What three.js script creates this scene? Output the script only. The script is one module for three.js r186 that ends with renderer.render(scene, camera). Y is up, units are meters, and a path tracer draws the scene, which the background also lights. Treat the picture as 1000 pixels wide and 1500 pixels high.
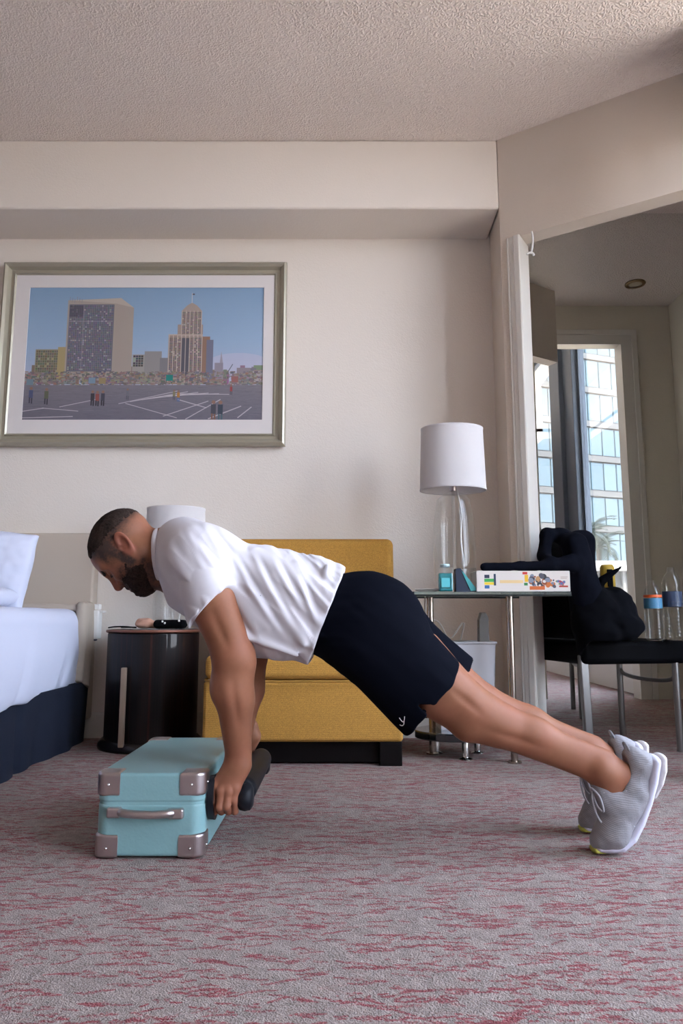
import * as THREE from 'three';
import { RoundedBoxGeometry } from 'three/addons/geometries/RoundedBoxGeometry.js';
import { mergeGeometries } from 'three/addons/utils/BufferGeometryUtils.js';
import { ImprovedNoise } from 'three/addons/math/ImprovedNoise.js';

// ---------------------------------------------------------------- camera, sky, sun, exposure
const scene = new THREE.Scene();
const PITCH = THREE.MathUtils.degToRad(8.32);
const camera = new THREE.PerspectiveCamera(70.56, 1000 / 1500, 0.05, 400);
camera.position.set(0, 0.62, 0);
camera.rotation.set(PITCH, 0, 0);
const renderer = new THREE.WebGLRenderer({ antialias: true });
renderer.toneMapping = THREE.LinearToneMapping;
renderer.toneMappingExposure = 14.5;
renderer.shadowMap.enabled = true;
{ // computed sky: pale haze at the horizon, soft blue overhead
  const w = 256, h = 128, d = new Float32Array(w * h * 4);
  for (let j = 0; j < h; j++) for (let i = 0; i < w; i++) {
    const e = ((j + 0.5) / h - 0.5) * Math.PI, t = Math.pow(Math.max(0, Math.sin(e)), 0.55), o = (j * w + i) * 4;
    d[o] = 0.98 * (1 - t) + 0.62 * t; d[o + 1] = 1.0 * (1 - t) + 0.76 * t; d[o + 2] = 1.06 * (1 - t) + 1.02 * t; d[o + 3] = 1;
  }
  const sky = new THREE.DataTexture(d, w, h, THREE.RGBAFormat, THREE.FloatType);
  sky.mapping = THREE.EquirectangularReflectionMapping; sky.magFilter = THREE.LinearFilter; sky.needsUpdate = true;
  scene.background = sky;
}
const sun = new THREE.DirectionalLight(0xffe9cf, 2.0); // from beyond the back wall: it lights the street, not the room
sun.position.set(-12, 34, -34); sun.target.position.set(0, 0, 0);
sun.castShadow = true; sun.shadow.mapSize.set(2048, 2048);
Object.assign(sun.shadow.camera, { left: -60, right: 60, top: 60, bottom: -60, near: 1, far: 160 });
scene.add(sun, sun.target);

// ---------------------------------------------------------------- helpers
const perlin = new ImprovedNoise();
let seedState = 7;
const rnd = () => { seedState = (seedState * 1664525 + 1013904223) >>> 0; return seedState / 4294967296; };
const mix = (a, b, t) => a + (b - a) * t;
const sstep = (a, b, x) => { const t = Math.min(1, Math.max(0, (x - a) / (b - a))); return t * t * (3 - 2 * t); };
const used = new Map();
function numbered(n) { const k = used.get(n) || 0; used.set(n, k + 1); return k ? n + '_' + String(k).padStart(3, '0') : n; }
function shade(o) { o.traverse((c) => { if (c.isMesh) { c.castShadow = true; c.receiveShadow = true; } }); return o; }
function thing(name, label, category, pos = [0, 0, 0], turn = 0, group) {
  const o = new THREE.Group(); o.name = numbered(name); o.position.set(...pos); o.rotation.y = turn;
  o.userData = { label, category }; if (group) o.userData.group = group;
  scene.add(o); return o;
}
function part(name, geo, mat, parent, label) {
  const m = new THREE.Mesh(Array.isArray(geo) ? mergeGeometries(geo.map((g) => clean(g))) : geo, mat);
  m.name = name; m.castShadow = m.receiveShadow = true; if (label) m.userData.label = label; parent.add(m); return m;
}
function solo(name, geo, mat, label, category, group, centred) {
  const m = part(numbered(name), geo, mat, scene);
  if (!centred) { m.geometry.computeBoundingBox(); const b = m.geometry.boundingBox, c = [(b.min.x + b.max.x) / 2, b.min.y, (b.min.z + b.max.z) / 2]; m.geometry.translate(-c[0], -c[1], -c[2]); m.position.set(...c); } m.userData = { label, category }; if (group) m.userData.group = group; return m;
}
function rebase(o, x, y, z) { o.children.forEach((c) => c.position.sub(new THREE.Vector3(x, y, z))); o.position.add(new THREE.Vector3(x, y, z)); }   // moves a thing's origin to its base
function struct(name, geo, mat, parent = scene) { const m = part(name, geo, mat, parent); if (parent === scene) m.userData.kind = 'structure'; return m; }
function clean(g) { const h = g.index ? g.toNonIndexed() : g.clone(); for (const k of Object.keys(h.attributes)) if (!['position', 'normal', 'uv'].includes(k)) h.deleteAttribute(k); return h; }
function boxUV(g) { // uv in metres, taken across the dominant axis of each face
  const h = g.index ? g.toNonIndexed() : g, p = h.attributes.position, n = h.attributes.normal, uv = new Float32Array(p.count * 2);
  for (let i = 0; i < p.count; i++) {
    const ax = Math.abs(n.getX(i)), ay = Math.abs(n.getY(i)), az = Math.abs(n.getZ(i)), x = p.getX(i), y = p.getY(i), z = p.getZ(i);
    if (ay >= ax && ay >= az) { uv[2 * i] = x; uv[2 * i + 1] = z; } else if (ax >= az) { uv[2 * i] = z; uv[2 * i + 1] = y; } else { uv[2 * i] = x; uv[2 * i + 1] = y; }
  }
  h.setAttribute('uv', new THREE.BufferAttribute(uv, 2)); return h;
}
// boxes given by their faces: x0..x1, y0..y1 and distance in front of the camera Z0..Z1 (z = -Z)
function bx(x0, x1, y0, y1, Z0, Z1, r = 0) {
  const w = x1 - x0, h = y1 - y0, d = Z1 - Z0;
  const g = r ? new RoundedBoxGeometry(w, h, d, 3, Math.min(r, w / 2.01, h / 2.01, d / 2.01)) : new THREE.BoxGeometry(w, h, d);
  g.translate((x0 + x1) / 2, (y0 + y1) / 2, -(Z0 + Z1) / 2); return boxUV(g);
}
function prism(points, y0, y1) { // footprint [x, Z] extruded upward
  const s = new THREE.Shape(points.map(([x, Z]) => new THREE.Vector2(x, Z)));
  const g = new THREE.ExtrudeGeometry(s, { depth: y1 - y0, bevelEnabled: false }); g.rotateX(-Math.PI / 2); g.translate(0, y0, 0); return boxUV(g);
}
const V = (x, y, Z) => new THREE.Vector3(x, y, -Z);
function tube(points, r, seg = 48, rs = 12, closed = false) { return new THREE.TubeGeometry(new THREE.CatmullRomCurve3(points, closed, 'centripetal'), seg, r, rs, closed); }
function rod(a, b, r, r2 = r, seg = 20) {
  const d = b.clone().sub(a), g = new THREE.CylinderGeometry(r2, r, d.length(), seg);
  g.applyQuaternion(new THREE.Quaternion().setFromUnitVectors(new THREE.Vector3(0, 1, 0), d.clone().normalize())); g.translate((a.x + b.x) / 2, (a.y + b.y) / 2, (a.z + b.z) / 2); return g;
}
const lathe = (pts, seg = 48) => new THREE.LatheGeometry(pts.map(([r, y]) => new THREE.Vector2(r, y)), seg);
function std(o) { return new THREE.MeshStandardMaterial(o); }
function phys(o) { return new THREE.MeshPhysicalMaterial(o); }
const lin = (r, g, b) => new THREE.Color().setRGB(r, g, b);
function dataTex(size, fn, repeat, srgb = false) {
  const d = new Uint8Array(size * size * 4);
  for (let j = 0; j < size; j++) for (let i = 0; i < size; i++) { const c = fn(i / size, j / size), o = (j * size + i) * 4; d[o] = c[0]; d[o + 1] = c[1]; d[o + 2] = c[2]; d[o + 3] = 255; }
  const t = new THREE.DataTexture(d, size, size); t.wrapS = t.wrapT = THREE.RepeatWrapping; t.magFilter = THREE.LinearFilter; t.minFilter = THREE.LinearMipmapLinearFilter; t.generateMipmaps = true;
  if (srgb) t.colorSpace = THREE.SRGBColorSpace; t.repeat.set(repeat, repeat); t.needsUpdate = true; return t;
}
function canvasTex(w, h, draw, repeat) {
  const c = document.createElement('canvas'); c.width = w; c.height = h; draw(c.getContext('2d'), w, h);
  const t = new THREE.CanvasTexture(c); t.colorSpace = THREE.SRGBColorSpace; t.wrapS = t.wrapT = THREE.RepeatWrapping; t.anisotropy = 8; if (repeat) t.repeat.set(repeat, repeat); return t;
}
const grey = (v) => { v = Math.max(0, Math.min(255, v * 255)); return [v, v, v]; };
// tileable value noise
function tileNoise(n, seed) {
  const g = new Float32Array(n * n); let s = seed; for (let i = 0; i < n * n; i++) { s = (s * 1664525 + 1013904223) >>> 0; g[i] = s / 4294967296; }
  return (u, v) => {
    const x = u * n, y = v * n, i = Math.floor(x), j = Math.floor(y), fx = x - i, fy = y - j, a = fx * fx * (3 - 2 * fx), b = fy * fy * (3 - 2 * fy);
    const at = (p, q) => g[((q % n) + n) % n * n + ((p % n) + n) % n];
    return mix(mix(at(i, j), at(i + 1, j), a), mix(at(i, j + 1), at(i + 1, j + 1), a), b);
  };
}
// ---- signed-distance modelling, meshed with surface nets
const smin = (a, b, k) => { const h = Math.max(k - Math.abs(a - b), 0) / k; return Math.min(a, b) - h * h * k * 0.25; };
const smax = (a, b, k) => -smin(-a, -b, k);
function cone(a, b, ra, rb, sz = 1) { // tapered capsule; sz > 1 flattens it along z
  const ax = a.x, ay = a.y, az = a.z * sz, dx = b.x - ax, dy = b.y - ay, dz = b.z * sz - az, q = dx * dx + dy * dy + dz * dz || 1e-9;
  return (x, y, z) => {
    z *= sz; const px = x - ax, py = y - ay, pz = z - az; let t = (px * dx + py * dy + pz * dz) / q; t = t < 0 ? 0 : t > 1 ? 1 : t;
    const ex = px - dx * t, ey = py - dy * t, ez = pz - dz * t; return Math.sqrt(ex * ex + ey * ey + ez * ez) - (ra + (rb - ra) * t);
  };
}
function ell(c, rx, ry, rz) {
  const m = Math.min(rx, ry, rz);
  return (x, y, z) => { const a = (x - c.x) / rx, b = (y - c.y) / ry, e = (z - c.z) / rz, k0 = Math.sqrt(a * a + b * b + e * e); if (k0 < 1e-6) return -m; const k1 = Math.sqrt(a * a / rx / rx + b * b / ry / ry + e * e / rz / rz); return k0 * (k0 - 1) / k1; };
}
function rboxF(c, hx, hy, hz, r) { return (x, y, z) => { const a = Math.abs(x - c.x) - hx + r, b = Math.abs(y - c.y) - hy + r, e = Math.abs(z - c.z) - hz + r; return Math.hypot(Math.max(a, 0), Math.max(b, 0), Math.max(e, 0)) + Math.min(Math.max(a, b, e), 0) - r; }; }
const join = (k, fs) => (x, y, z) => { let d = fs[0](x, y, z); for (let i = 1; i < fs.length; i++) d = smin(d, fs[i](x, y, z), k); return d; };
const within = (c, r, f) => (x, y, z) => { const d = Math.hypot(x - c.x, y - c.y, z - c.z) - r; return d > 0.06 ? d : f(x, y, z); };
function sdfMesh(f, lo, hi, c, { drop, color } = {}) {
  const nx = Math.ceil((hi[0] - lo[0]) / c) + 1, ny = Math.ceil((hi[1] - lo[1]) / c) + 1, nz = Math.ceil((hi[2] - lo[2]) / c) + 1, F = new Float32Array(nx * ny * nz), B = 8, rad = B * c * 0.87 * 1.5 + 0.01;
  for (let k0 = 0; k0 < nz; k0 += B) for (let j0 = 0; j0 < ny; j0 += B) for (let i0 = 0; i0 < nx; i0 += B) {
    const m = f(lo[0] + (i0 + 3.5) * c, lo[1] + (j0 + 3.5) * c, lo[2] + (k0 + 3.5) * c), far = Math.abs(m) > rad;
    for (let k = k0; k < Math.min(nz, k0 + B); k++) for (let j = j0; j < Math.min(ny, j0 + B); j++) for (let i = i0; i < Math.min(nx, i0 + B); i++) F[(k * ny + j) * nx + i] = far ? m : f(lo[0] + i * c, lo[1] + j * c, lo[2] + k * c);
  }
  const id = new Int32Array(nx * ny * nz).fill(-1), P = [], idx = [], sx = 1, sy = nx, sz = nx * ny, off = [0, sx, sy, sx + sy, sz, sx + sz, sy + sz, sx + sy + sz];
  const E = [[0, 1], [2, 3], [4, 5], [6, 7], [0, 2], [1, 3], [4, 6], [5, 7], [0, 4], [1, 5], [2, 6], [3, 7]];
  for (let k = 0; k < nz - 1; k++) for (let j = 0; j < ny - 1; j++) for (let i = 0; i < nx - 1; i++) {
    const o = (k * ny + j) * nx + i; let neg = 0; for (let q = 0; q < 8; q++) if (F[o + off[q]] < 0) neg++;
    if (neg === 0 || neg === 8) continue;
    let x = 0, y = 0, z = 0, n = 0;
    for (const [a, b] of E) { const fa = F[o + off[a]], fb = F[o + off[b]]; if (fa < 0 === fb < 0) continue; const t = fa / (fa - fb); x += mix(a & 1, b & 1, t); y += mix((a >> 1) & 1, (b >> 1) & 1, t); z += mix(a >> 2, b >> 2, t); n++; }
    id[o] = P.length / 3; P.push(lo[0] + (i + x / n) * c, lo[1] + (j + y / n) * c, lo[2] + (k + z / n) * c);
  }
  const quad = (a, b, d, e, flip) => { if (a < 0 || b < 0 || d < 0 || e < 0) return; if (drop && drop(P[3 * a], P[3 * a + 1], P[3 * a + 2])) return; flip ? idx.push(a, d, b, a, e, d) : idx.push(a, b, d, a, d, e); };
  for (let k = 1; k < nz - 1; k++) for (let j = 1; j < ny - 1; j++) for (let i = 1; i < nx - 1; i++) {
    const o = (k * ny + j) * nx + i, s = F[o] < 0;
    if (s !== F[o + sx] < 0) quad(id[o - sy - sz], id[o - sz], id[o], id[o - sy], !s);
    if (s !== F[o + sy] < 0) quad(id[o - sx - sz], id[o - sx], id[o], id[o - sz], !s);
    if (s !== F[o + sz] < 0) quad(id[o - sx - sy], id[o - sy], id[o], id[o - sx], !s);
  }
  const pos = new Float32Array(P), N = new Float32Array(P.length), C = color ? new Float32Array(P.length) : null, uv = new Float32Array(P.length / 3 * 2), e = c * 0.7;
  for (let v = 0; v < pos.length; v += 3) {
    const x = pos[v], y = pos[v + 1], z = pos[v + 2]; let gx = f(x + e, y, z) - f(x - e, y, z), gy = f(x, y + e, z) - f(x, y - e, z), gz = f(x, y, z + e) - f(x, y, z - e); const l = Math.hypot(gx, gy, gz) || 1;
    N[v] = gx / l; N[v + 1] = gy / l; N[v + 2] = gz / l;
    if (C) { const q = color(x, y, z, N[v], N[v + 1], N[v + 2]); C[v] = q[0]; C[v + 1] = q[1]; C[v + 2] = q[2]; }
    uv[v / 3 * 2] = x + z * 0.6; uv[v / 3 * 2 + 1] = y + z * 0.4;
  }
  const g = new THREE.BufferGeometry(); g.setAttribute('position', new THREE.BufferAttribute(pos, 3)); g.setAttribute('normal', new THREE.BufferAttribute(N, 3)); g.setAttribute('uv', new THREE.BufferAttribute(uv, 2));
  if (C) g.setAttribute('color', new THREE.BufferAttribute(C, 3)); g.setIndex(idx); return g;
}

// ---------------------------------------------------------------- materials
const n8 = tileNoise(8, 3), n32 = tileNoise(32, 5), n96 = tileNoise(96, 9), n256 = tileNoise(256, 11), n512 = tileNoise(512, 13);
const paintBump = dataTex(512, (u, v) => grey(0.5 + 0.25 * (n96(u, v) - 0.5) + 0.4 * (n256(u, v) - 0.5)), 1.1);
const popcorn = dataTex(1024, (u, v) => { const a = n96(u, v), b = n256(u, v), c = n256(v, u); return grey(Math.pow(sstep(0.35, 0.8, b * 0.62 + c * 0.38), 1) * 0.7 + a * 0.15 + n512(u, v) * 0.15); }, 0.72);
const wave = dataTex(512, (u, v) => { const a = Math.sin(u * Math.PI * 2 * 90), b = Math.sin(v * Math.PI * 2 * 90); return grey(0.5 + 0.22 * (a * b > 0 ? a : b) + 0.3 * (n256(u, v) - 0.5)); }, 2.6);
const paint = (r, g, b, bump = 0.0012) => std({ color: lin(r, g, b), roughness: 0.75, bumpMap: paintBump, bumpScale: bump });
const M = {
  wall: paint(0.75, 0.685, 0.62), wallGrey: paint(0.72, 0.67, 0.57), header: paint(0.68, 0.60, 0.52), trim: std({ color: lin(0.72, 0.69, 0.64), roughness: 0.45 }),
  ceiling: std({ color: lin(0.76, 0.68, 0.63), roughness: 0.95, bumpMap: popcorn, bumpScale: 0.0042 }),
  chrome: std({ color: lin(0.62, 0.6, 0.58), metalness: 1, roughness: 0.22 }), steel: std({ color: lin(0.52, 0.46, 0.46), metalness: 1, roughness: 0.32 }),
  blackCloth: phys({ color: lin(0.003, 0.0033, 0.005), roughness: 0.95, specularIntensity: 0.12 }), blackVinyl: phys({ color: lin(0.0022, 0.0022, 0.003), roughness: 0.7, specularIntensity: 0.1 }),
  foam: phys({ color: lin(0.008, 0.009, 0.013), roughness: 0.55, specularIntensity: 0.5 }), white: std({ color: lin(0.75, 0.74, 0.72), roughness: 0.5 }),
  linen: std({ color: lin(0.56, 0.585, 0.71), roughness: 0.9 }), skirt: phys({ specularIntensity: 0.25, color: lin(0.016, 0.02, 0.034), roughness: 0.9, bumpMap: wave, bumpScale: 0.0006 }),
  darkWood: phys({ color: lin(0.005, 0.0035, 0.0035), roughness: 0.4, specularIntensity: 0.3 }),
};

// ---------------------------------------------------------------- room shell
const H = 3.19;
// carpet: warm grey pile with short wavering red strokes running across the room
const CN = 2048, red = new Float32Array(CN * CN), pale = new Float32Array(CN * CN);
const dab = (map, x, y, r, a) => { for (let j = -Math.ceil(r * 2); j <= r * 2; j++) for (let i = -Math.ceil(r * 2); i <= r * 2; i++) { const o = (((y | 0) + j + CN) % CN) * CN + ((x | 0) + i + CN) % CN; map[o] = Math.min(1, map[o] + a * Math.exp(-(i * i + j * j) / (r * r))); } };
const streak = (map, len, wd, strength) => {
  let x = rnd() * CN, y = rnd() * CN, a = (rnd() - 0.5) * 0.5, gap = 0; const dir = rnd() < 0.5 ? 1 : -1;
  for (let q = 0; q < len; q += 2) {
    a += (rnd() - 0.5) * 0.3; a *= 0.94; x += dir * Math.cos(a) * 2; y += Math.sin(a) * 2.4; if (rnd() < 0.02) gap = 4 + rnd() * 8; if (gap-- > 0) continue;
    const env = Math.sin((q + 3) / (len + 6) * Math.PI);
    for (let m = 0; m < 2; m++) dab(map, (x + (rnd() - 0.5) * 5 + CN) % CN, (y + (rnd() + rnd() - 1) * wd * 1.3 * env + CN) % CN, 1.3 + rnd() * 1.6, strength * (0.25 + rnd() * 0.5));
  }
};
for (let i = 0; i < 2500; i++) streak(red, 30 + rnd() * 85, 3.5 + rnd() * 6.5, 0.5 + rnd() * 0.6);
for (let i = 0; i < 420; i++) streak(red, 30 + rnd() * 70, 6 + rnd() * 8, 0.12);
for (let i = 0; i < 1300; i++) streak(pale, 30 + rnd() * 90, 4 + rnd() * 7, 0.28);
const carpetMap = dataTex(CN, (u, v) => {
  const o = Math.floor(v * CN + 0.5) * CN + Math.floor(u * CN + 0.5), t = red[o % (CN * CN)], p = pale[o % (CN * CN)], k = 0.92 + 0.15 * (rnd() - 0.5) + 0.16 * (n512(u, v) - 0.5) + 0.12 * (n96(u, v) - 0.5);
  return [Math.min(255, mix(mix(152, 166, p), 140, t) * k), Math.min(255, mix(mix(140, 156, p), 72, t) * k), Math.min(255, mix(mix(134, 150, p), 76, t) * k)];
}, 0.62, true);
carpetMap.anisotropy = 8;
const carpetBump = dataTex(1024, (u, v) => grey(0.5 * n512(u, v) + 0.3 * n256(u, v) + 0.2 * n32(u, v)), 1.3);
const carpet = std({ map: carpetMap, color: lin(0.98, 0.94, 0.92), roughness: 1, bumpMap: carpetBump, bumpScale: 0.0035 });
struct('floor', bx(-4.3, 2.92, -0.12, 0, -3.7, 4.5), carpet);
struct('ceiling', [bx(-4.3, 1.45, H, H + 0.15, -3.7, 4.5), bx(1.45, 2.92, H, H + 0.15, 2.74, 4.5), bx(1.45, 2.92, H, H + 0.15, -3.7, -1.6)], M.ceiling);
struct('ceiling_coffer', [bx(1.33, 2.92, 4.0, 4.12, -1.72, 2.86), bx(1.33, 1.45, H + 0.1, 4.0, -1.72, 2.86), bx(1.45, 2.92, H + 0.1, 4.0, 2.74, 2.86), bx(1.45, 2.92, H + 0.1, 4.0, -1.72, -1.6)], M.wall);   // raised strip of ceiling along the windows
struct('wall_back', bx(-4.3, 0.88, 0, H, 3.92, 4.1), M.wall);
struct('wall_left', bx(-4.3, -4.1, 0, H, -3.5, 3.92), paint(0.3, 0.24, 0.19));  // out of view; dark colour chosen to cut bounce light on the left
struct('wall_front', bx(-4.3, 2.92, 0, H, -3.7, -3.5), M.wall);
struct('trim_1', bx(-4.1, 0.845, 2.79, H, 3.6, 3.93, 0.012), M.wall);          // dropped beam across the back wall
struct('baseboard_back', [bx(-4.1, 0.87, 0, 0.115, 3.9, 3.92), bx(-4.1, 0.87, 0.115, 0.13, 3.907, 3.92)], M.trim);
// oblique wall on the right: a pier, then a header over the opening of a mirrored recess
const OB = [0.8468, -0.5319], on = (s, out = 0) => [0.845 + OB[0] * s - 0.5319 * out, 3.6 + OB[1] * s - 0.8468 * out];   // along the oblique wall; out = towards the room
struct('wall_right', prism([[0.84, 4.45], [0.86, 3.95], on(0), on(0.1), on(0.1, -0.13), [1.0, 4.45]], 0, H), M.header);
struct('wall_header', prism([on(0.1), on(0.94), on(0.94, -0.1), on(0.1, -0.1)], 2.6, H), M.header);
{ // moulded casing up the left side of the opening
  const pts = [[0.035, 0.0], [0.035, 0.008], [0.04, 0.012], [0.046, 0.009], [0.054, 0.014], [0.07, 0.015], [0.078, 0.022], [0.102, 0.023], [0.108, 0.02], [0.108, -0.13], [0.1, -0.13], [0.1, 0]];
  struct('trim_2', prism(pts.map(([s, o]) => on(s, o)), 0, 2.6), M.trim);
}
struct('wall_recess', bx(0.95, 2.92, 0, H, 4.33, 4.5), M.wallGrey);
// window wall on the right, all of it outside the frame; seen in the mirror
const WX = 2.45;
struct('wall_window', [bx(WX, WX + 0.2, 0, H, 2.72, 2.9), bx(WX, WX + 0.2, 0, H, -3.6, -1.5), bx(WX, WX + 0.2, 0, 0.26, -1.5, 2.72), bx(WX, WX + 0.2, 3.9, 4.05, -1.6, 2.74), bx(WX, WX + 0.2, H, 3.9, 2.72, 2.86), bx(WX, WX + 0.2, H, 3.9, -1.7, -1.5), bx(2.72, 2.92, 0, H, 2.9, 4.4)], M.wallGrey);
struct('trim_3', bx(WX - 0.03, WX, 0, 0.25, -3.5, 2.79), M.white);               // tall white skirting under the windows
const slate = std({ color: lin(0.06, 0.075, 0.1), roughness: 0.5 });
struct('trim_4', [bx(WX - 0.05, WX + 0.13, 0.26, 3.9, 0.55, 0.9, 0.01), bx(WX + 0.0, WX + 0.13, 0.26, 3.9, 0.88, 1.2, 0.01)], slate);   // dark column between the windows
const glassM = phys({ color: lin(0.96, 0.98, 1), transmission: 1, thickness: 0, roughness: 0, ior: 1.45 });
for (const [k, a, b] of [[1, 1.2, 2.72], [2, -1.5, 0.55]]) {
  const w = new THREE.Group(); w.name = 'window_' + k; w.userData.kind = 'structure'; scene.add(w);
  part('window_frame', [bx(WX + 0.06, WX + 0.12, 0.26, 0.31, a, b), bx(WX + 0.06, WX + 0.12, 3.85, 3.9, a, b), bx(WX + 0.06, WX + 0.12, 0.31, 3.85, a, a + 0.05), bx(WX + 0.06, WX + 0.12, 0.31, 3.85, b - 0.05, b)], slate, w);
  part('pane', bx(WX + 0.085, WX + 0.09, 0.31, 3.85, a + 0.05, b - 0.05), glassM, w);
}
// partition with a cased opening beside the window; only its mirror image is in the frame
struct('wall_partition', [bx(2.32, 2.72, 0, H, 2.79, 2.91), bx(1.56, 2.32, 2.86, H, 2.79, 2.91), bx(1.56, 1.585, 0, 2.86, 2.79, 2.91)], M.wallGrey);
struct('trim_5', [bx(2.3, 2.43, 0, 2.97, 2.91, 2.925), bx(2.385, 2.43, 0, 2.97, 2.925, 2.94, 0.006), bx(1.56, 2.385, 2.85, 2.97, 2.91, 2.925), bx(1.56, 2.43, 2.93, 2.975, 2.925, 2.94, 0.006), bx(2.3, 2.32, 0, 2.86, 2.78, 2.91)], M.trim);
{
  const m = thing('wall_mirror', 'tall frameless mirror on the back of the recess, behind the black chair', 'mirror');
  part('mirror_glass', bx(1.01, 2.71, 0.0, H - 0.005, 4.312, 4.33), std({ color: lin(0.8, 0.82, 0.8), metalness: 1, roughness: 0.01 }), m);
  rebase(m, 1.86, 0, -4.32);
}

// ---------------------------------------------------------------- outdoors (seen in the mirror through the windows)
{
  struct('street_ground', bx(3.2, 160, -5.2, -5, -120, 120), std({ color: lin(0.42, 0.36, 0.29), roughness: 0.95 }));
  const b = thing('office_tower', 'pale blue glass office tower seen through the window in the mirror', 'building', [25, -5, 70], -0.35);
  const gl = [0, 1, 2].map((k) => std({ color: lin(0.03 + 0.006 * k, 0.055 + 0.007 * k, 0.072 + 0.007 * k), roughness: 0.25 }));
  const fr = std({ color: lin(0.055, 0.057, 0.058), roughness: 0.7 });
  part('wall', bx(-20, 20, 0, 60, -12, -0.3), fr, b);
  const pane = new RoundedBoxGeometry(1.62, 3.1, 0.2, 1, 0.03);
  for (let f = 0; f < 13; f++) for (let c = 0; c < 22; c++) { const m = part('pane', pane, gl[(f * 7 + c * 3 + (f * c) % 5) % 3], b); m.position.set(-19 + c * 1.78, 5.4 + f * 4, 0.22); }
  for (let f = 0; f < 13; f++) part('floor_band', bx(-20, 20, 7.1 + f * 4, 7.75 + f * 4, -0.3, 0.02), fr, b);
}
{ // palms and a low pavilion between the room and the tower
  const bark = std({ color: lin(0.05, 0.042, 0.034), roughness: 0.9 }), green = std({ color: lin(0.014, 0.022, 0.012), roughness: 0.7, side: THREE.DoubleSide });
  const frond = (len, droop) => { // feathered blade arching out and down, its edge cut into leaflets
    const pos = [], n = 14, at = (t) => [len * t * (1 - 0.25 * t * droop), 0.55 * len * t * (1 - t * (0.9 + droop)), 0];
    for (let i = 0; i < n; i++) for (const s of [-1, 1]) { const a = at(i / n), b = at((i + 0.75) / n), w = 0.3 * Math.sin(Math.PI * (0.12 + 0.86 * i / n)) * s; pos.push(...a, ...b, b[0] + 0.2, b[1] - Math.abs(w) * 0.5, w * 1.2); pos.push(...a, b[0] + 0.2, b[1] - Math.abs(w) * 0.5, w * 1.2, b[0] + 0.12, b[1] - Math.abs(w) * 0.45, w * 0.9); }
    const g = new THREE.BufferGeometry(); g.setAttribute('position', new THREE.Float32BufferAttribute(pos, 3)); g.computeVertexNormals(); return g;
  };
  const kinds = [frond(2.1, 0.5), frond(1.9, 0.9), frond(1.7, 0.2)];
  for (const [x, y, z, h, label] of [[15.3, -5, 36, 10.9, 'taller dark palm tree outside, seen in the mirror'], [16.9, -5, 39, 10.3, 'shorter dark palm tree outside, right of the taller palm in the mirror']]) {
    const t = thing('palm_tree', label, 'tree', [x, y, z]);
    part('trunk', tube([new THREE.Vector3(0, 0, 0), new THREE.Vector3(0.1, h * 0.5, 0.05), new THREE.Vector3(0.05, h, 0)], 0.16, 20, 10), bark, t);
    for (let k = 0; k < 22; k++) { const f = part('frond', kinds[k % 3], green, t); f.position.set(0.05, h, 0); f.rotation.set(0, k * 2.4, 0.75 - (k / 22) * 1.5, 'YXZ'); }
  }
  const p = thing('pavilion', 'low grey pavilion with a white flat roof edge, seen in the mirror below the palms', 'building', [11.5, -5, 22]), gm = std({ color: lin(0.045, 0.045, 0.043), roughness: 0.8 });
  part('wall', bx(-3.4, 3.4, 0, 7.6, -4, -0.6), gm, p); part('roof_edge', bx(-3.7, 3.7, 7.6, 8.0, -4.4, 0.1, 0.03), std({ color: lin(0.3, 0.3, 0.3), roughness: 0.6 }), p, 'white roof edge');
  for (let k = 0; k < 6; k++) part('post', bx(-3.3 + k * 1.28, -3.18 + k * 1.28, 0, 7.6, -0.6, -0.42), std({ color: lin(0.1, 0.1, 0.1), roughness: 0.7 }), p);
}
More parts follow.
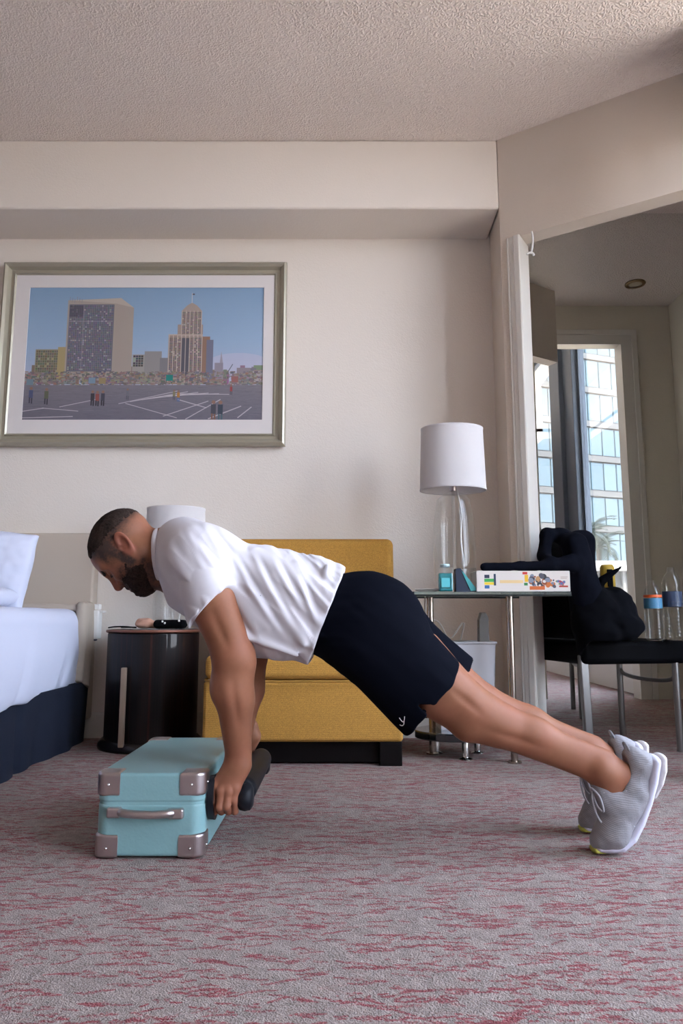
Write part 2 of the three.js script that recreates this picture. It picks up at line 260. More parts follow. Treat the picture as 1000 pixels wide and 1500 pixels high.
// ---------------------------------------------------------------- teal suitcase
{
  const t = thing('suitcase', 'small teal hard-shell suitcase with metal corners lying flat under the man\'s hands', 'suitcase', [-0.503, 0, -2.28]);
  const teal = phys({ color: lin(0.21, 0.375, 0.385), roughness: 0.42, clearcoat: 0.15, clearcoatRoughness: 0.3, bumpMap: paintBump, bumpScale: 0.0005 });
  const w = 0.142, L = 0.292, h0 = 0.006, hs = 0.138, h1 = 0.214;
  const shell = (y0, y1, rt, rb, inset = 0) => { // rounded-rectangle plan, extruded with bevelled edges
    const r = 0.028, s = new THREE.Shape(), a = w - 0.008 - inset, b = L - 0.008 - inset;
    s.moveTo(-a + r, -b); s.lineTo(a - r, -b); s.absarc(a - r, -b + r, r, -Math.PI / 2, 0); s.lineTo(a, b - r); s.absarc(a - r, b - r, r, 0, Math.PI / 2); s.lineTo(-a + r, b); s.absarc(-a + r, b - r, r, Math.PI / 2, Math.PI); s.lineTo(-a, -b + r); s.absarc(-a + r, -b + r, r, Math.PI, 1.5 * Math.PI);
    const g = new THREE.ExtrudeGeometry(s, { depth: y1 - y0 - rt - rb, bevelEnabled: true, bevelThickness: Math.max(rt, rb), bevelSize: 0.008, bevelSegments: 5, curveSegments: 10 });
    g.rotateX(-Math.PI / 2); g.translate(0, y0 + Math.max(rt, rb) + (y1 - y0 - rt - rb - (y1 - y0 - 2 * Math.max(rt, rb))) / 2 * 0, 0); return boxUV(g);
  };
  part('bottom_shell', shell(h0, hs - 0.001, 0.008, 0.008), teal, t);
  part('lid', shell(hs + 0.001, h1, 0.008, 0.008), teal, t);
  part('seam_strip', shell(hs - 0.012, hs + 0.012, 0.003, 0.003, 0.0016), teal, t);
  const corner = (sx, sz, y0, y1) => { // pressed metal cap wrapped round a vertical corner, with its rivets
    const e = 0.0028, r = 0.029, sd = 0.064, pts = [[w + e - sd + 0.006, L + e - 0.008], [w + e - sd + 0.006, L + e - sd + 0.006], [w + e - 0.008, L + e - sd + 0.006]];
    for (let q = 0; q <= 10; q++) { const a = q / 10 * Math.PI / 2; pts.push([w + e - r + (r - 0.008) * Math.cos(a), L + e - r + (r - 0.008) * Math.sin(a)]); }
    const box = boxUV(new THREE.ExtrudeGeometry(new THREE.Shape(pts.map(([a, b]) => new THREE.Vector2(sx * a, -sz * b))), { depth: y1 - y0 - 0.016, bevelEnabled: true, bevelSize: 0.008, bevelThickness: 0.008, bevelSegments: 5 }).rotateX(-Math.PI / 2).translate(0, y0 + 0.008, 0));
    const c = part('metal_corner', box, M.steel, t);
    for (const [rx, rz] of [[sx * (w - 0.033), sz * (L + e)], [sx * (w + e), sz * (L - 0.033)]]) { const g = new THREE.SphereGeometry(0.0042, 12, 8); g.scale(1, 1, 1); g.translate(rx, mix(y0, y1, y0 < 0.1 ? 0.42 : 0.5), rz); part('rivet', g, M.chrome, c); }
  };
  for (const sx of [-1, 1]) for (const sz of [-1, 1]) { corner(sx, sz, 0.002, 0.062); corner(sx, sz, 0.156, h1 + 0.0025); }
  const hd = part('handle', tube([new THREE.Vector3(-0.075, 0.118, L + 0.004), new THREE.Vector3(-0.066, 0.119, L + 0.018), new THREE.Vector3(-0.03, 0.117, L + 0.025), new THREE.Vector3(0.02, 0.116, L + 0.025), new THREE.Vector3(0.056, 0.117, L + 0.018), new THREE.Vector3(0.066, 0.115, L + 0.004)], 0.0105, 40, 14), M.steel, t, 'metal carrying handle');
  part('handle_mount', bx(-0.108, -0.071, 0.105, 0.131, -L - 0.018, -L + 0.004, 0.006).applyMatrix4(new THREE.Matrix4().makeScale(1, 1, 1)), M.steel, hd);
  part('handle_mount', bx(0.05, 0.092, 0.102, 0.128, -L - 0.018, -L + 0.004, 0.006), M.steel, hd);
  hd.children.forEach((c) => { c.position.z = 0; });
}
// ---------------------------------------------------------------- padded push-up bar beside the suitcase
{
  const t = thing('push_up_bar', 'black foam-padded push-up bar clamped to the suitcase side, gripped by the man', 'exercise bar', [-0.36, 0, -2.07]);
  const L = (x, y, Z) => new THREE.Vector3(x + 0.36, y, -(Z - 2.07));
  const grip = (Z, name) => {
    part(name, rod(L(-0.362, 0.136, Z), L(-0.262, 0.136, Z), 0.0195), M.foam, t);
    const d = new THREE.CylinderGeometry(0.056, 0.058, 0.017, 40); d.rotateZ(Math.PI / 2); d.translate(0.0095, 0.136, -(Z - 2.07)); part('mounting_disc', d, M.foam, t);
    const k = lathe([[0, -0.022], [0.024, -0.022], [0.034, -0.012], [0.037, 0.002], [0.034, 0.016], [0.024, 0.023], [0, 0.024]], 10); k.rotateZ(-Math.PI / 2); k.translate(0.096, 0.136, -(Z - 2.07)); part('end_knob', k, M.foam, t);
  };
  grip(2.07, 'grip'); grip(2.53, 'grip');
  const tb = lathe([[0, -0.235], [0.026, -0.235], [0.035, -0.226], [0.036, -0.2], [0.036, 0.2], [0.035, 0.226], [0.026, 0.235], [0, 0.235]], 32); tb.rotateX(Math.PI / 2); tb.translate(0.088, 0.148, -0.245); part('padded_tube', tb, M.foam, t);
}
// ---------------------------------------------------------------- bed
{
  const t = thing('bed', 'bed with white fitted sheet and dark blue skirt at the left edge', 'bed', [-2.2, 0, -2.85]);
  const loc = (g) => { g.translate(2.2, 0, 2.85); return g; };
  const box = rboxF(V(-2.265, 0.458, 2.81), 0.94, 0.207, 0.965, 0.075);
  const f = (x, y, z) => {
    const side = sstep(-1.5, -1.3, x), drop = sstep(0.62, 0.3, y), crease = perlin.noise(z * 9 + y * 5.5, y * 1.1, 3.1);
    let d = box(x, y, z) - 0.014 * side * Math.sin(drop * 2.6) - 0.055 * side * drop * sstep(-3.7, -2.6, z) - side * drop * 0.007 * crease - 0.004 * side * perlin.noise(z * 24 + y * 16, y * 2, 7.7) * drop;
    d -= (1 - side) * 0.01 * perlin.noise(x * 5, z * 5, 1.3);
    return smax(d, (0.262 + 0.012 * Math.sin(z * 6 + 1) + 0.006 * Math.sin(z * 21)) - y, 0.01);
  };
  part('mattress_sheet', loc(sdfMesh(f, [-3.18, 0.2, -3.82], [-1.2, 0.7, -1.8], 0.012)), M.linen, t, 'white fitted sheet');
  const sk = new THREE.PlaneGeometry(1.96, 0.3, 160, 4), p = sk.attributes.position; // box-pleated skirt along the side
  for (let i = 0; i < p.count; i++) { const u = p.getX(i), fall = 1 - (p.getY(i) + 0.15) / 0.3; p.setZ(i, 0.012 * Math.sin(u * 11 + 0.6) * fall + 0.006 * Math.sin(u * 29) * fall - 0.02 * Math.exp(-Math.pow((u - 0.18) / 0.02, 2))); }
  sk.computeVertexNormals(); sk.rotateY(Math.PI / 2); sk.translate(-1.3, 0.15, -2.83); sk.computeVertexNormals();
  part('bed_skirt', loc(sk), M.skirt, t, 'dark blue pleated bed skirt');
  part('box_base', loc(bx(-3.08, -1.325, 0.01, 0.3, 1.87, 3.82)), M.skirt, t);
  const beige = std({ color: lin(0.5, 0.425, 0.35), roughness: 0.95, bumpMap: wave, bumpScale: 0.0005 });
  part('headboard', [loc(bx(-3.2, -1.31, 0.1, 1.068, 3.83, 3.915, 0.012))], beige, t, 'plain beige upholstered headboard');
  // beige under-blanket hanging past the sheet at the head of the bed
  const pad = rboxF(V(-1.318, 0.475, 3.76), 0.028, 0.225, 0.075, 0.022);
  const pf = (x, y, z) => smax(pad(x, y, z) - 0.009 * Math.sin(z * 60 + y * 7) * sstep(0.68, 0.45, y) - 0.006 * perlin.noise(x * 20, y * 9, z * 26), 0.3 - 0.9 * (-z - 3.7) * 0.4 - y, 0.008);
  part('under_blanket', loc(sdfMesh(pf, [-1.38, 0.2, -3.86], [-1.25, 0.73, -3.65], 0.006)), std({ color: lin(0.4, 0.34, 0.28), roughness: 0.95 }), t, 'beige blanket edge hanging down');
  part('blanket_top', loc(bx(-2.9, -1.32, 0.655, 0.69, 3.7, 3.82, 0.012)), beige, t);
}
{ // pillows: pinched-corner cushions
  const cushion = (w, h, d, seed) => {
    const f = (x, y, z) => {
      const a = x / w, b = y / h, pin = Math.max(0, 1 - Math.pow(Math.abs(a), 3.2)) * Math.max(0, 1 - Math.pow(Math.abs(b), 3.2)), th = d * Math.pow(pin, 0.42) + 0.008;
      const o = Math.max(Math.abs(x) - w * (1 - 0.05 * Math.pow(Math.abs(b), 2) + 0.07 * Math.pow(Math.abs(b), 6)), Math.abs(y) - h * (1 - 0.06 * Math.abs(a) + 0.08 * Math.pow(Math.abs(a), 6)));
      return smax((Math.abs(z) - th - 0.008 * perlin.noise(x * 9 + seed, y * 9, z * 4) - 0.006 * perlin.noise(x * 20, y * 22 + seed, 2)) * 0.6, o, 0.02);
    };
    return sdfMesh(f, [-w - 0.06, -h - 0.06, -d - 0.04], [w + 0.06, h + 0.06, d + 0.04], 0.009);
  };
  const a = solo('pillow', cushion(0.34, 0.2, 0.075, 2), M.linen, 'plump white pillow standing upright against the beige headboard', 'pillow', null, true);
  a.position.set(-1.83, 0.86, -3.45); a.rotation.set(-0.25, 0.12, -0.06);
  const b = solo('pillow', cushion(0.34, 0.2, 0.05, 8), M.linen, 'flat rumpled white pillow lying on the sheet below the upright one', 'pillow', null, true);
  b.position.set(-1.8, 0.71, -3.12); b.rotation.set(-Math.PI / 2 + 0.05, 0.02, 0.08);
}
{ // white adapter with a blue plug, on the wall by the bed head
  const t = thing('wall_adapter', 'white plastic wall adapter with a dark blue plug between bed and nightstand', 'adapter', [-1.285, 0.6, -3.86]);
  part('body', [bx(-0.024, 0.02, -0.09, 0.06, -0.05, 0.012, 0.008), bx(-0.02, 0.014, 0.062, 0.092, -0.03, 0.012, 0.006), bx(-0.016, 0.04, 0.046, 0.058, -0.04, 0.012, 0.005)], M.white, t);
  part('plug', bx(-0.03, -0.006, -0.1, -0.03, 0.012, 0.03, 0.006), std({ color: lin(0.02, 0.035, 0.09), roughness: 0.5 }), t, 'dark blue plug');
}
// ---------------------------------------------------------------- nightstand and what is on it
const ebony = phys({ roughness: 0.5, specularIntensity: 0.3, clearcoat: 0.3, clearcoatRoughness: 0.05, map: canvasTex(1024, 512, (x, w, h) => {
  x.fillStyle = '#0b0809'; x.fillRect(0, 0, w, h);
  for (let i = 0; i < 420; i++) { const px = rnd() * w, a = 0.1 + rnd() * 0.35, r = rnd() < 0.3; x.strokeStyle = r ? `rgba(74,26,18,${a})` : `rgba(30,18,16,${a})`; x.lineWidth = 1 + rnd() * 3; x.beginPath(); x.moveTo(px, 0); x.bezierCurveTo(px + 6 * (rnd() - 0.5), h * 0.3, px + 8 * (rnd() - 0.5), h * 0.6, px + 8 * (rnd() - 0.5), h); x.stroke(); }
}) });
{
  const t = thing('nightstand', 'round glossy black wood-grain nightstand between the bed and the yellow chair', 'nightstand', [-0.94, 0, -3.685]);
  part('body', lathe([[0, 0.0], [0.218, 0.0], [0.222, 0.004], [0.222, 0.542], [0.218, 0.547], [0, 0.547]], 72), ebony, t);
  part('base_ring', lathe([[0.216, 0.001], [0.246, 0.001], [0.25, 0.01], [0.246, 0.03], [0.23, 0.045], [0.216, 0.048]], 72), std({ color: lin(0.012, 0.009, 0.009), roughness: 0.25 }), t);
  part('copper_rim', lathe([[0.215, 0.547], [0.229, 0.549], [0.232, 0.556], [0.229, 0.563], [0.215, 0.565]], 72), std({ color: lin(0.21, 0.085, 0.055), roughness: 0.35, metalness: 0.3 }), t, 'reddish rim');
  part('glass_top', lathe([[0, 0.548], [0.226, 0.548], [0.228, 0.562], [0.224, 0.568], [0, 0.568]], 72), phys({ color: lin(0.06, 0.065, 0.07), roughness: 0.06, clearcoat: 1 }), t);
  part('reflection_strip', bx(-0.012, 0.012, 0.03, 0.39, 0.2, 0.2245, 0.004).translate(-0.045, 0, 0), std({ color: lin(0.3, 0.22, 0.16), roughness: 0.4 }), t, 'pale upright strip imitating a reflection').position.set(-0.03, 0, 0.4455 - 0.0255 * 0);  // pale strip added to imitate a reflection in the glossy front
}
{
  const f = join(0.02, [ell(V(-0.955, 0.586, 3.6), 0.058, 0.02, 0.04), ell(V(-0.975, 0.602, 3.61), 0.036, 0.018, 0.032)]), g = (x, y, z) => smax(f(x, y, z) - 0.006 * perlin.noise(x * 30, y * 40, z * 30), 0.5685 - y, 0.004);
  solo('pouch', sdfMesh(g, [-1.06, 0.56, -3.7], [-0.86, 0.66, -3.5], 0.004), std({ color: lin(0.5, 0.28, 0.2), roughness: 0.85 }), 'crumpled tan leather pouch lying on the round nightstand', 'pouch');
  const c = thing('clock_radio', 'low black device with white dots on the right of the nightstand', 'device', [-0.832, 0.569, -3.565]);
  const b = new RoundedBoxGeometry(0.155, 0.042, 0.085, 5, 0.02); b.translate(0, 0.021, 0); part('body', b, M.blackVinyl, c);
  for (const [x, y] of [[-0.03, 0.034], [0.05, 0.037], [-0.018, 0.026]]) { const s = new THREE.SphereGeometry(0.0052, 12, 8); s.translate(x, y, 0.041); part('button', s, M.white, c, 'white round button'); }
  solo('charging_cable', tube([V(-1.15, 0.572, 3.62), V(-1.1, 0.577, 3.56), V(-1.06, 0.578, 3.55), V(-1.01, 0.5735, 3.58), V(-1.03, 0.5735, 3.64), V(-1.1, 0.5735, 3.66)], 0.0035, 60, 8), M.blackVinyl, 'thin black cable looped on the left of the nightstand top', 'cable');
}
// ---------------------------------------------------------------- lamps
const shadeM = phys({ color: lin(0.78, 0.755, 0.76), roughness: 0.9, transmission: 0.3, thickness: 0, bumpMap: wave, bumpScale: 0.0002 });
const clear = phys({ color: lin(0.95, 0.96, 0.96), transmission: 1, thickness: 0, roughness: 0.06, ior: 1.45 });
function lamp(label, pos, sy, group) {
  const t = thing('table_lamp', label, 'lamp', pos);
  const sc = (g) => { g.scale(1, 1, 0.8); return g; }; // oval drum
  part('lamp_shade', [sc(lathe([[0.158, sy], [0.1535, sy + 0.15], [0.149, sy + 0.3]], 72)), sc(lathe([[0.1475, sy + 0.3], [0.152, sy + 0.15], [0.1565, sy]], 72)), sc(lathe([[0.1465, sy + 0.297], [0.1505, sy + 0.303], [0.1505, sy + 0.292]], 72)), sc(lathe([[0.156, sy], [0.1595, sy - 0.002], [0.1595, sy + 0.007]], 72))], shadeM, t, 'off-white oval fabric shade');
  part('socket', [lathe([[0, sy - 0.005], [0.016, sy - 0.005], [0.016, sy + 0.06], [0.012, sy + 0.08], [0, sy + 0.08]], 24), rod(new THREE.Vector3(0, sy + 0.07, 0), new THREE.Vector3(0, sy + 0.305, 0), 0.003), rod(new THREE.Vector3(-0.148, sy + 0.292, 0), new THREE.Vector3(0.148, sy + 0.292, 0), 0.0025)], M.steel, t);
  const fin = new THREE.SphereGeometry(0.009, 16, 10); fin.translate(0, sy + 0.312, 0); part('finial', fin, M.steel, t);
  part('glass_base', lathe([[0.0, 0.004], [0.085, 0.002], [0.095, 0.01], [0.1, 0.06], [0.104, sy * 0.35], [0.096, sy * 0.7], [0.08, sy * 0.9], [0.05, sy - 0.02], [0.02, sy - 0.004], [0.016, sy]], 64), clear, t, 'clear glass body');
  part('inner_tube', rod(new THREE.Vector3(0, 0.004, 0), new THREE.Vector3(0, sy, 0), 0.008), clear, t);
  part('cord', tube([new THREE.Vector3(0.02, sy - 0.002, 0), new THREE.Vector3(0.036, sy * 0.75, 0.01), new THREE.Vector3(0.03, sy * 0.5, 0.01), new THREE.Vector3(0.04, sy * 0.3, 0.015), new THREE.Vector3(0.03, 0.012, 0.01)], 0.0035, 50, 8), M.white, t, 'white cord inside the glass');
  return t;
}
lamp('table lamp with white oval shade and clear glass base on the desk', [0.535, 0.735, -3.42], 0.49);
lamp('table lamp on the nightstand, its white shade rising behind the man\'s neck', [-0.858, 0.569, -3.72], 0.31);
// ---------------------------------------------------------------- yellow lounge chair
{
  const t = thing('lounge_chair', 'mustard yellow upholstered slipper chair on a dark plinth behind the man', 'armchair', [-0.165, 0, -3.5]);
  const loc = (g) => { g.translate(0.165, 0, 3.5); return g; };
  const fab = std({ roughness: 0.95, bumpMap: wave, bumpScale: 0.0012, map: dataTex(512, (u, v) => { const q = 0.86 + 0.14 * (Math.sin(u * Math.PI * 360) * Math.sin(v * Math.PI * 360)) + 0.34 * (n512(u, v) - 0.5) + 0.1 * (n96(u, v * 3) - 0.5); return [205 * q, 151 * q, 66 * q]; }, 2.2, true) });
  part('seat_base', loc(bx(-0.592, 0.262, 0.098, 0.352, 3.17, 3.78, 0.018)), fab, t);
  part('seat_cushion', loc(bx(-0.588, 0.258, 0.356, 0.462, 3.165, 3.6, 0.032)), fab, t);
  const bk = bx(-0.592, 0.262, 0, 0.66, -0.09, 0.09, 0.035); bk.rotateX(-0.09); bk.translate(0, 0.355, -3.67); part('backrest', loc(bk), fab, t);
  part('piping', loc(tube([V(-0.585, 0.354, 3.55), V(-0.588, 0.354, 3.2), V(-0.57, 0.354, 3.168), V(0.24, 0.354, 3.168), V(0.258, 0.354, 3.2), V(0.255, 0.354, 3.55)], 0.0045, 80, 8)), fab, t);
  part('plinth', loc(bx(-0.56, 0.23, 0.01, 0.1, 3.22, 3.74)), M.darkWood, t, 'recessed dark wood plinth');
  for (const [x, Z] of [[-0.588, 3.178], [0.162, 3.178], [-0.588, 3.68], [0.162, 3.68]]) part('foot', loc(bx(x, x + 0.095, 0, 0.1, Z, Z + 0.095, 0.004)), M.darkWood, t);
}
// ---------------------------------------------------------------- framed city picture
{
  const t = thing('framed_picture', 'wide framed city street picture with white mat on the back wall', 'picture', [-1.115, 2.09, -3.905]);
  const W = 0.805, Hh = 0.535, lip = [[0, 0], [0.072, 0], [0.072, 0.016], [0.064, 0.024], [0.056, 0.012], [0.04, 0.014], [0.028, 0.036], [0.014, 0.046], [0.004, 0.04], [0, 0.03]]; // across from the outer edge, and out from the wall
  const rail = (len) => { // mitred moulding along +x with its outer edge at y = 0
    const pos = [], n = lip.length, a = lip.map(([u, v]) => [-len + u, -u, v]), b = lip.map(([u, v]) => [len - u, -u, v]);
    for (let i = 0; i < n; i++) { const j = (i + 1) % n; pos.push(...a[i], ...b[j], ...b[i], ...a[i], ...a[j], ...b[j]); }
    const g = new THREE.BufferGeometry(); g.setAttribute('position', new THREE.Float32BufferAttribute(pos, 3)); g.computeVertexNormals(); g.setAttribute('uv', new THREE.Float32BufferAttribute(new Float32Array(pos.length / 3 * 2), 2)); return g;
  };
  const champagne = std({ color: lin(0.42, 0.39, 0.31), roughness: 0.38, metalness: 0.45, side: THREE.DoubleSide });
  for (const [len, d, r] of [[W, Hh, 0], [Hh, W, Math.PI / 2], [W, Hh, Math.PI], [Hh, W, -Math.PI / 2]]) { const g = rail(len); g.translate(0, d, 0); g.rotateZ(r); part('frame_rail', g, champagne, t); }
  const mat = std({ color: lin(0.68, 0.64, 0.63), roughness: 0.8 });
  const mw = new THREE.Shape(); mw.moveTo(-0.735, -0.465); mw.lineTo(0.735, -0.465); mw.lineTo(0.735, 0.465); mw.lineTo(-0.735, 0.465);
  const hole = new THREE.Path(); hole.moveTo(-0.655, -0.385); hole.lineTo(-0.655, 0.39); hole.lineTo(0.675, 0.39); hole.lineTo(0.675, -0.385); mw.holes.push(hole);
  const mg = new THREE.ExtrudeGeometry(mw, { depth: 0.004, bevelEnabled: false }); mg.translate(0, 0, 0.012); part('mat_board', mg, mat, t, 'white mat board');
  const art = canvasTex(1400, 820, (x, w, h) => {
    const g = x.createLinearGradient(0, 0, 0, h * 0.7); g.addColorStop(0, '#7f9dbb'); g.addColorStop(0.6, '#93adc9'); g.addColorStop(1, '#aab4cc'); x.fillStyle = g; x.fillRect(0, 0, w, h);
    const R = (c, a, b, ww, hh) => { x.fillStyle = c; x.fillRect(a, b, ww, hh); };
    const jit = (c, v) => `rgb(${c.map((q) => Math.max(0, Math.min(255, q + (rnd() - 0.5) * v)) | 0).join(',')})`;
    const grid = (a, b, ww, hh, nx, ny, dark, light) => { for (let j = 0; j < ny; j++) for (let i = 0; i < nx; i++) R(jit(rnd() < 0.12 ? light : dark, 26), a + i * ww / nx + 1, b + j * hh / ny + 1, ww / nx - 2.4, hh / ny - 2.6); };
    x.fillStyle = 'rgba(190,185,205,0.5)'; x.beginPath(); x.ellipse(1250, 480, 190, 70, 0, 0, 7); x.fill();
    // far low blocks
    for (let i = 0; i < 80; i++) { const a = rnd() * w, hh = 20 + rnd() * 60; R(jit([128, 120, 122], 46), a, 560 - hh, 20 + rnd() * 60, hh + 40); }
    // yellow-grey block, then the big slab
    R('#8f8a78', 62, 388, 150, 200); grid(66, 394, 130, 180, 10, 12, [104, 100, 92], [150, 145, 120]); R('#a5966e', 192, 374, 46, 200);
    R('#a39990', 236, 86, 286, 470); x.fillStyle = '#a29890'; x.beginPath(); x.moveTo(522, 86); x.lineTo(626, 132); x.lineTo(626, 560); x.lineTo(522, 560); x.fill(); x.fillStyle = '#b3a99f'; x.beginPath(); x.moveTo(236, 86); x.lineTo(548, 72); x.lineTo(626, 132); x.lineTo(522, 106); x.fill();
    R('#5f6070', 246, 112, 264, 410); grid(250, 116, 256, 400, 22, 34, [98, 98, 110], [148, 145, 150]); for (let i = 0; i < 24; i++) R('rgba(176,172,176,0.5)', 250 + i * 11, 116, 1.6, 400); for (let i = 0; i < 36; i++) R('rgba(176,172,176,0.42)', 250, 118 + i * 11.3, 256, 1.4); R('rgba(70,70,84,0.6)', 248, 118, 80, 70); R('rgba(150,150,160,0.55)', 248, 214, 256, 5); R('rgba(160,155,160,0.5)', 330, 116, 4, 400);
    for (let i = 0; i < 6; i++) R('#8d8b92', 246 + i * 14, 64 + (i % 3) * 7, 3, 24);
    // middle blocks
    R('#9b9793', 630, 420, 130, 120); grid(634, 424, 60, 70, 4, 5, [70, 72, 78], [150, 150, 150]); R('#8e8b8b', 700, 400, 100, 130); R('#7c7b80', 790, 440, 60, 90);
    // stepped art-deco tower
    R('#94857f', 836, 300, 200, 300); R('#9a8b84', 888, 236, 148, 100); R('#9c8e87', 908, 150, 120, 120); x.fillStyle = '#a1938b'; x.beginPath(); x.moveTo(908, 152); x.lineTo(940, 118); x.lineTo(968, 100); x.lineTo(998, 118); x.lineTo(1028, 152); x.fill();
    R('#8b6f60', 1036, 310, 44, 290); R('#6f7286', 1060, 330, 40, 270);
    grid(842, 316, 190, 270, 17, 26, [108, 100, 102], [160, 150, 146]); grid(912, 158, 112, 140, 11, 15, [108, 100, 102], [160, 150, 146]); R('#55555f', 912, 320, 46, 230); for (let i = 0; i < 9; i++) R('rgba(198,184,172,0.75)', 838 + i * 24, 300, 5, 290); for (let i = 0; i < 6; i++) R('rgba(198,184,172,0.75)', 910 + i * 23, 150, 4, 160); R('#b6a79c', 836, 296, 200, 7);
    R('#cfc6bf', 966, 40, 3, 64); R('#5a5c66', 969, 44, 14, 9);
    R('#8c8794', 1110, 470, 50, 100); x.fillStyle = '#9a95a0'; x.beginPath(); x.moveTo(1140, 470); x.lineTo(1148, 400); x.lineTo(1158, 470); x.fill();
    x.strokeStyle = '#585a66'; x.lineWidth = 4; x.beginPath(); x.moveTo(1180, 540); x.lineTo(1216, 478); x.stroke(); R('#8a8288', 1240, 500, 80, 40); R('#a09a9c', 1320, 520, 80, 70);
    // street-level clutter
    for (let i = 0; i < 1500; i++) R(jit([[122, 114, 114], [104, 102, 106], [144, 138, 134], [138, 116, 108]][rnd() * 4 | 0], 24), rnd() * w, 520 + rnd() * 92, 3 + rnd() * 22, 2 + rnd() * 12);
    for (const [a, c] of [[20, '#6f8694'], [380, '#7690a4'], [440, '#948560'], [830, '#1f7f78'], [1210, '#94625f']]) R(c, a, 540 + rnd() * 30, 40, 36);
    // asphalt and road markings
    const s = x.createLinearGradient(0, 600, 0, h); s.addColorStop(0, '#77747d'); s.addColorStop(1, '#686672'); x.fillStyle = s; x.fillRect(0, 604, w, h - 604);
    for (let i = 0; i < 600; i++) R(`rgba(${rnd() < 0.5 ? '60,58,70' : '150,146,156'},0.25)`, rnd() * w, 606 + rnd() * 210, 10 + rnd() * 60, 1.5);
    x.strokeStyle = 'rgba(196,190,196,0.8)'; const ln = (a, b, c, d, q) => { x.lineWidth = q; x.beginPath(); x.moveTo(a, b); x.lineTo(c, d); x.stroke(); };
    for (let i = 0; i < 6; i++) ln(560 + i * 66, 716 - i * 12, 900 + i * 60, 640 + i * 4, 4); ln(600, 714, 900, 800, 4); ln(900, 690, 1070, 740, 5); ln(820, 790, 1080, 700, 5); ln(950, 808, 1150, 690, 5); ln(1080, 806, 1270, 730, 6); ln(1250, 800, 1330, 735, 6); ln(0, 762, 130, 742, 5); ln(0, 800, 300, 792, 5); ln(120, 742, 330, 760, 4); ln(220, 735, 430, 690, 4);
    // small passers-by
    const man = (a, b, k, c1, c2) => { R(c1, a - 9 * k, b - 58 * k, 18 * k, 36 * k); x.fillStyle = '#8a6a5c'; x.beginPath(); x.arc(a, b - 66 * k, 7 * k, 0, 7); x.fill(); R(c2, a - 8 * k, b - 24 * k, 6 * k, 26 * k); R(c2, a + 2 * k, b - 22 * k, 6 * k, 26 * k); };
    man(50, 710, 1.3, '#4a5474', '#403f4c'); man(140, 716, 1.3, '#5b604c', '#3a3944'); man(408, 724, 1.2, '#39343c', '#2c2b33'); man(436, 726, 1.2, '#8a4a44', '#2d2c34'); man(468, 724, 1.2, '#42424e', '#2b2a32'); man(610, 690, 0.9, '#6c6c76', '#585862'); man(905, 700, 0.9, '#a5763e', '#4d6a9a'); man(880, 690, 0.8, '#7d7a5c', '#55545e'); man(1110, 812, 1.6, '#44464f', '#7c5a4a'); man(1150, 814, 1.6, '#39424f', '#47606c'); man(1210, 660, 0.8, '#9a4a4a', '#55545e');
  });
  const ag = new THREE.PlaneGeometry(1.345, 0.79); ag.translate(0.01, 0.0025, 0.0115); part('print', ag, std({ map: art, roughness: 0.6, color: lin(1, 0.98, 0.97) }), t, 'city street print');
  part('backing', bx(-0.74, 0.74, -0.47, 0.47, -0.01, -0.001), mat, t);
}
// ---------------------------------------------------------------- glass desk and what is on it
const glassTop = phys({ color: lin(0.75, 0.86, 0.83), transmission: 0.9, thickness: 0, roughness: 0.03, ior: 1.5 });
{
  const t = thing('glass_desk', 'glass-topped desk with a slim metal post beside the mirror opening', 'desk', [0.62, 0, -3.33]);
  const loc = (g) => { g.translate(-0.62, 0, 3.33); return g; };
  part('glass_top', loc(bx(0.31, 0.985, 0.719, 0.731, 3.12, 3.5)), glassTop, t);
  part('top_edge', [loc(bx(0.31, 0.985, 0.712, 0.7195, 3.118, 3.135)), loc(bx(0.305, 0.312, 0.712, 0.7315, 3.118, 3.5)), loc(bx(0.31, 0.85, 0.712, 0.7195, 3.485, 3.5))], std({ color: lin(0.03, 0.035, 0.035), roughness: 0.25, metalness: 0.5 }), t, 'dark metal edge rail');
  for (const [x, Z] of [[0.748, 3.25], [0.42, 3.455]]) part('leg', [loc(rod(V(x, 0.0, Z), V(x, 0.716, Z), 0.0155, 0.0155, 28)), loc(rod(V(x, 0, Z), V(x, 0.008, Z), 0.03, 0.03, 28))], std({ color: lin(0.4, 0.34, 0.29), metalness: 1, roughness: 0.25 }), t, 'slim round metal post');
  part('cable', loc(tube([V(0.4, 0.715, 3.48), V(0.42, 0.62, 3.6), V(0.48, 0.6, 3.62), V(0.53, 0.52, 3.6), V(0.6, 0.6, 3.6), V(0.56, 0.4, 3.62), V(0.54, 0.02, 3.66)], 0.004, 70, 8)), M.white, t, 'loose pale cable hanging behind');
}
{ // teal mouthwash in a clear square bottle
  const t = thing('mouthwash_bottle', 'square clear bottle of teal liquid at the left end of the desk', 'bottle', [0.453, 0.7315, -3.17]);
  part('liquid', bx(-0.031, 0.031, 0.002, 0.082, -0.02, 0.02, 0.007), phys({ color: lin(0.02, 0.3, 0.34), roughness: 0.15, clearcoat: 0.8, transmission: 0.25, thickness: 0 }), t, 'teal liquid with label');
  part('bottle_wall', bx(-0.034, 0.034, 0.0, 0.108, -0.023, 0.023, 0.009), clear, t);
  part('label', bx(-0.02, 0.016, 0.02, 0.06, 0.0236, 0.0242).translate(0, 0, 0.0478), std({ color: lin(0.1, 0.5, 0.55), roughness: 0.5 }), t, 'lighter teal label');
  part('cap', lathe([[0, 0.107], [0.02, 0.107], [0.021, 0.118], [0.019, 0.121], [0, 0.121]], 32), phys({ color: lin(0.55, 0.72, 0.75), roughness: 0.3 }), t);
}
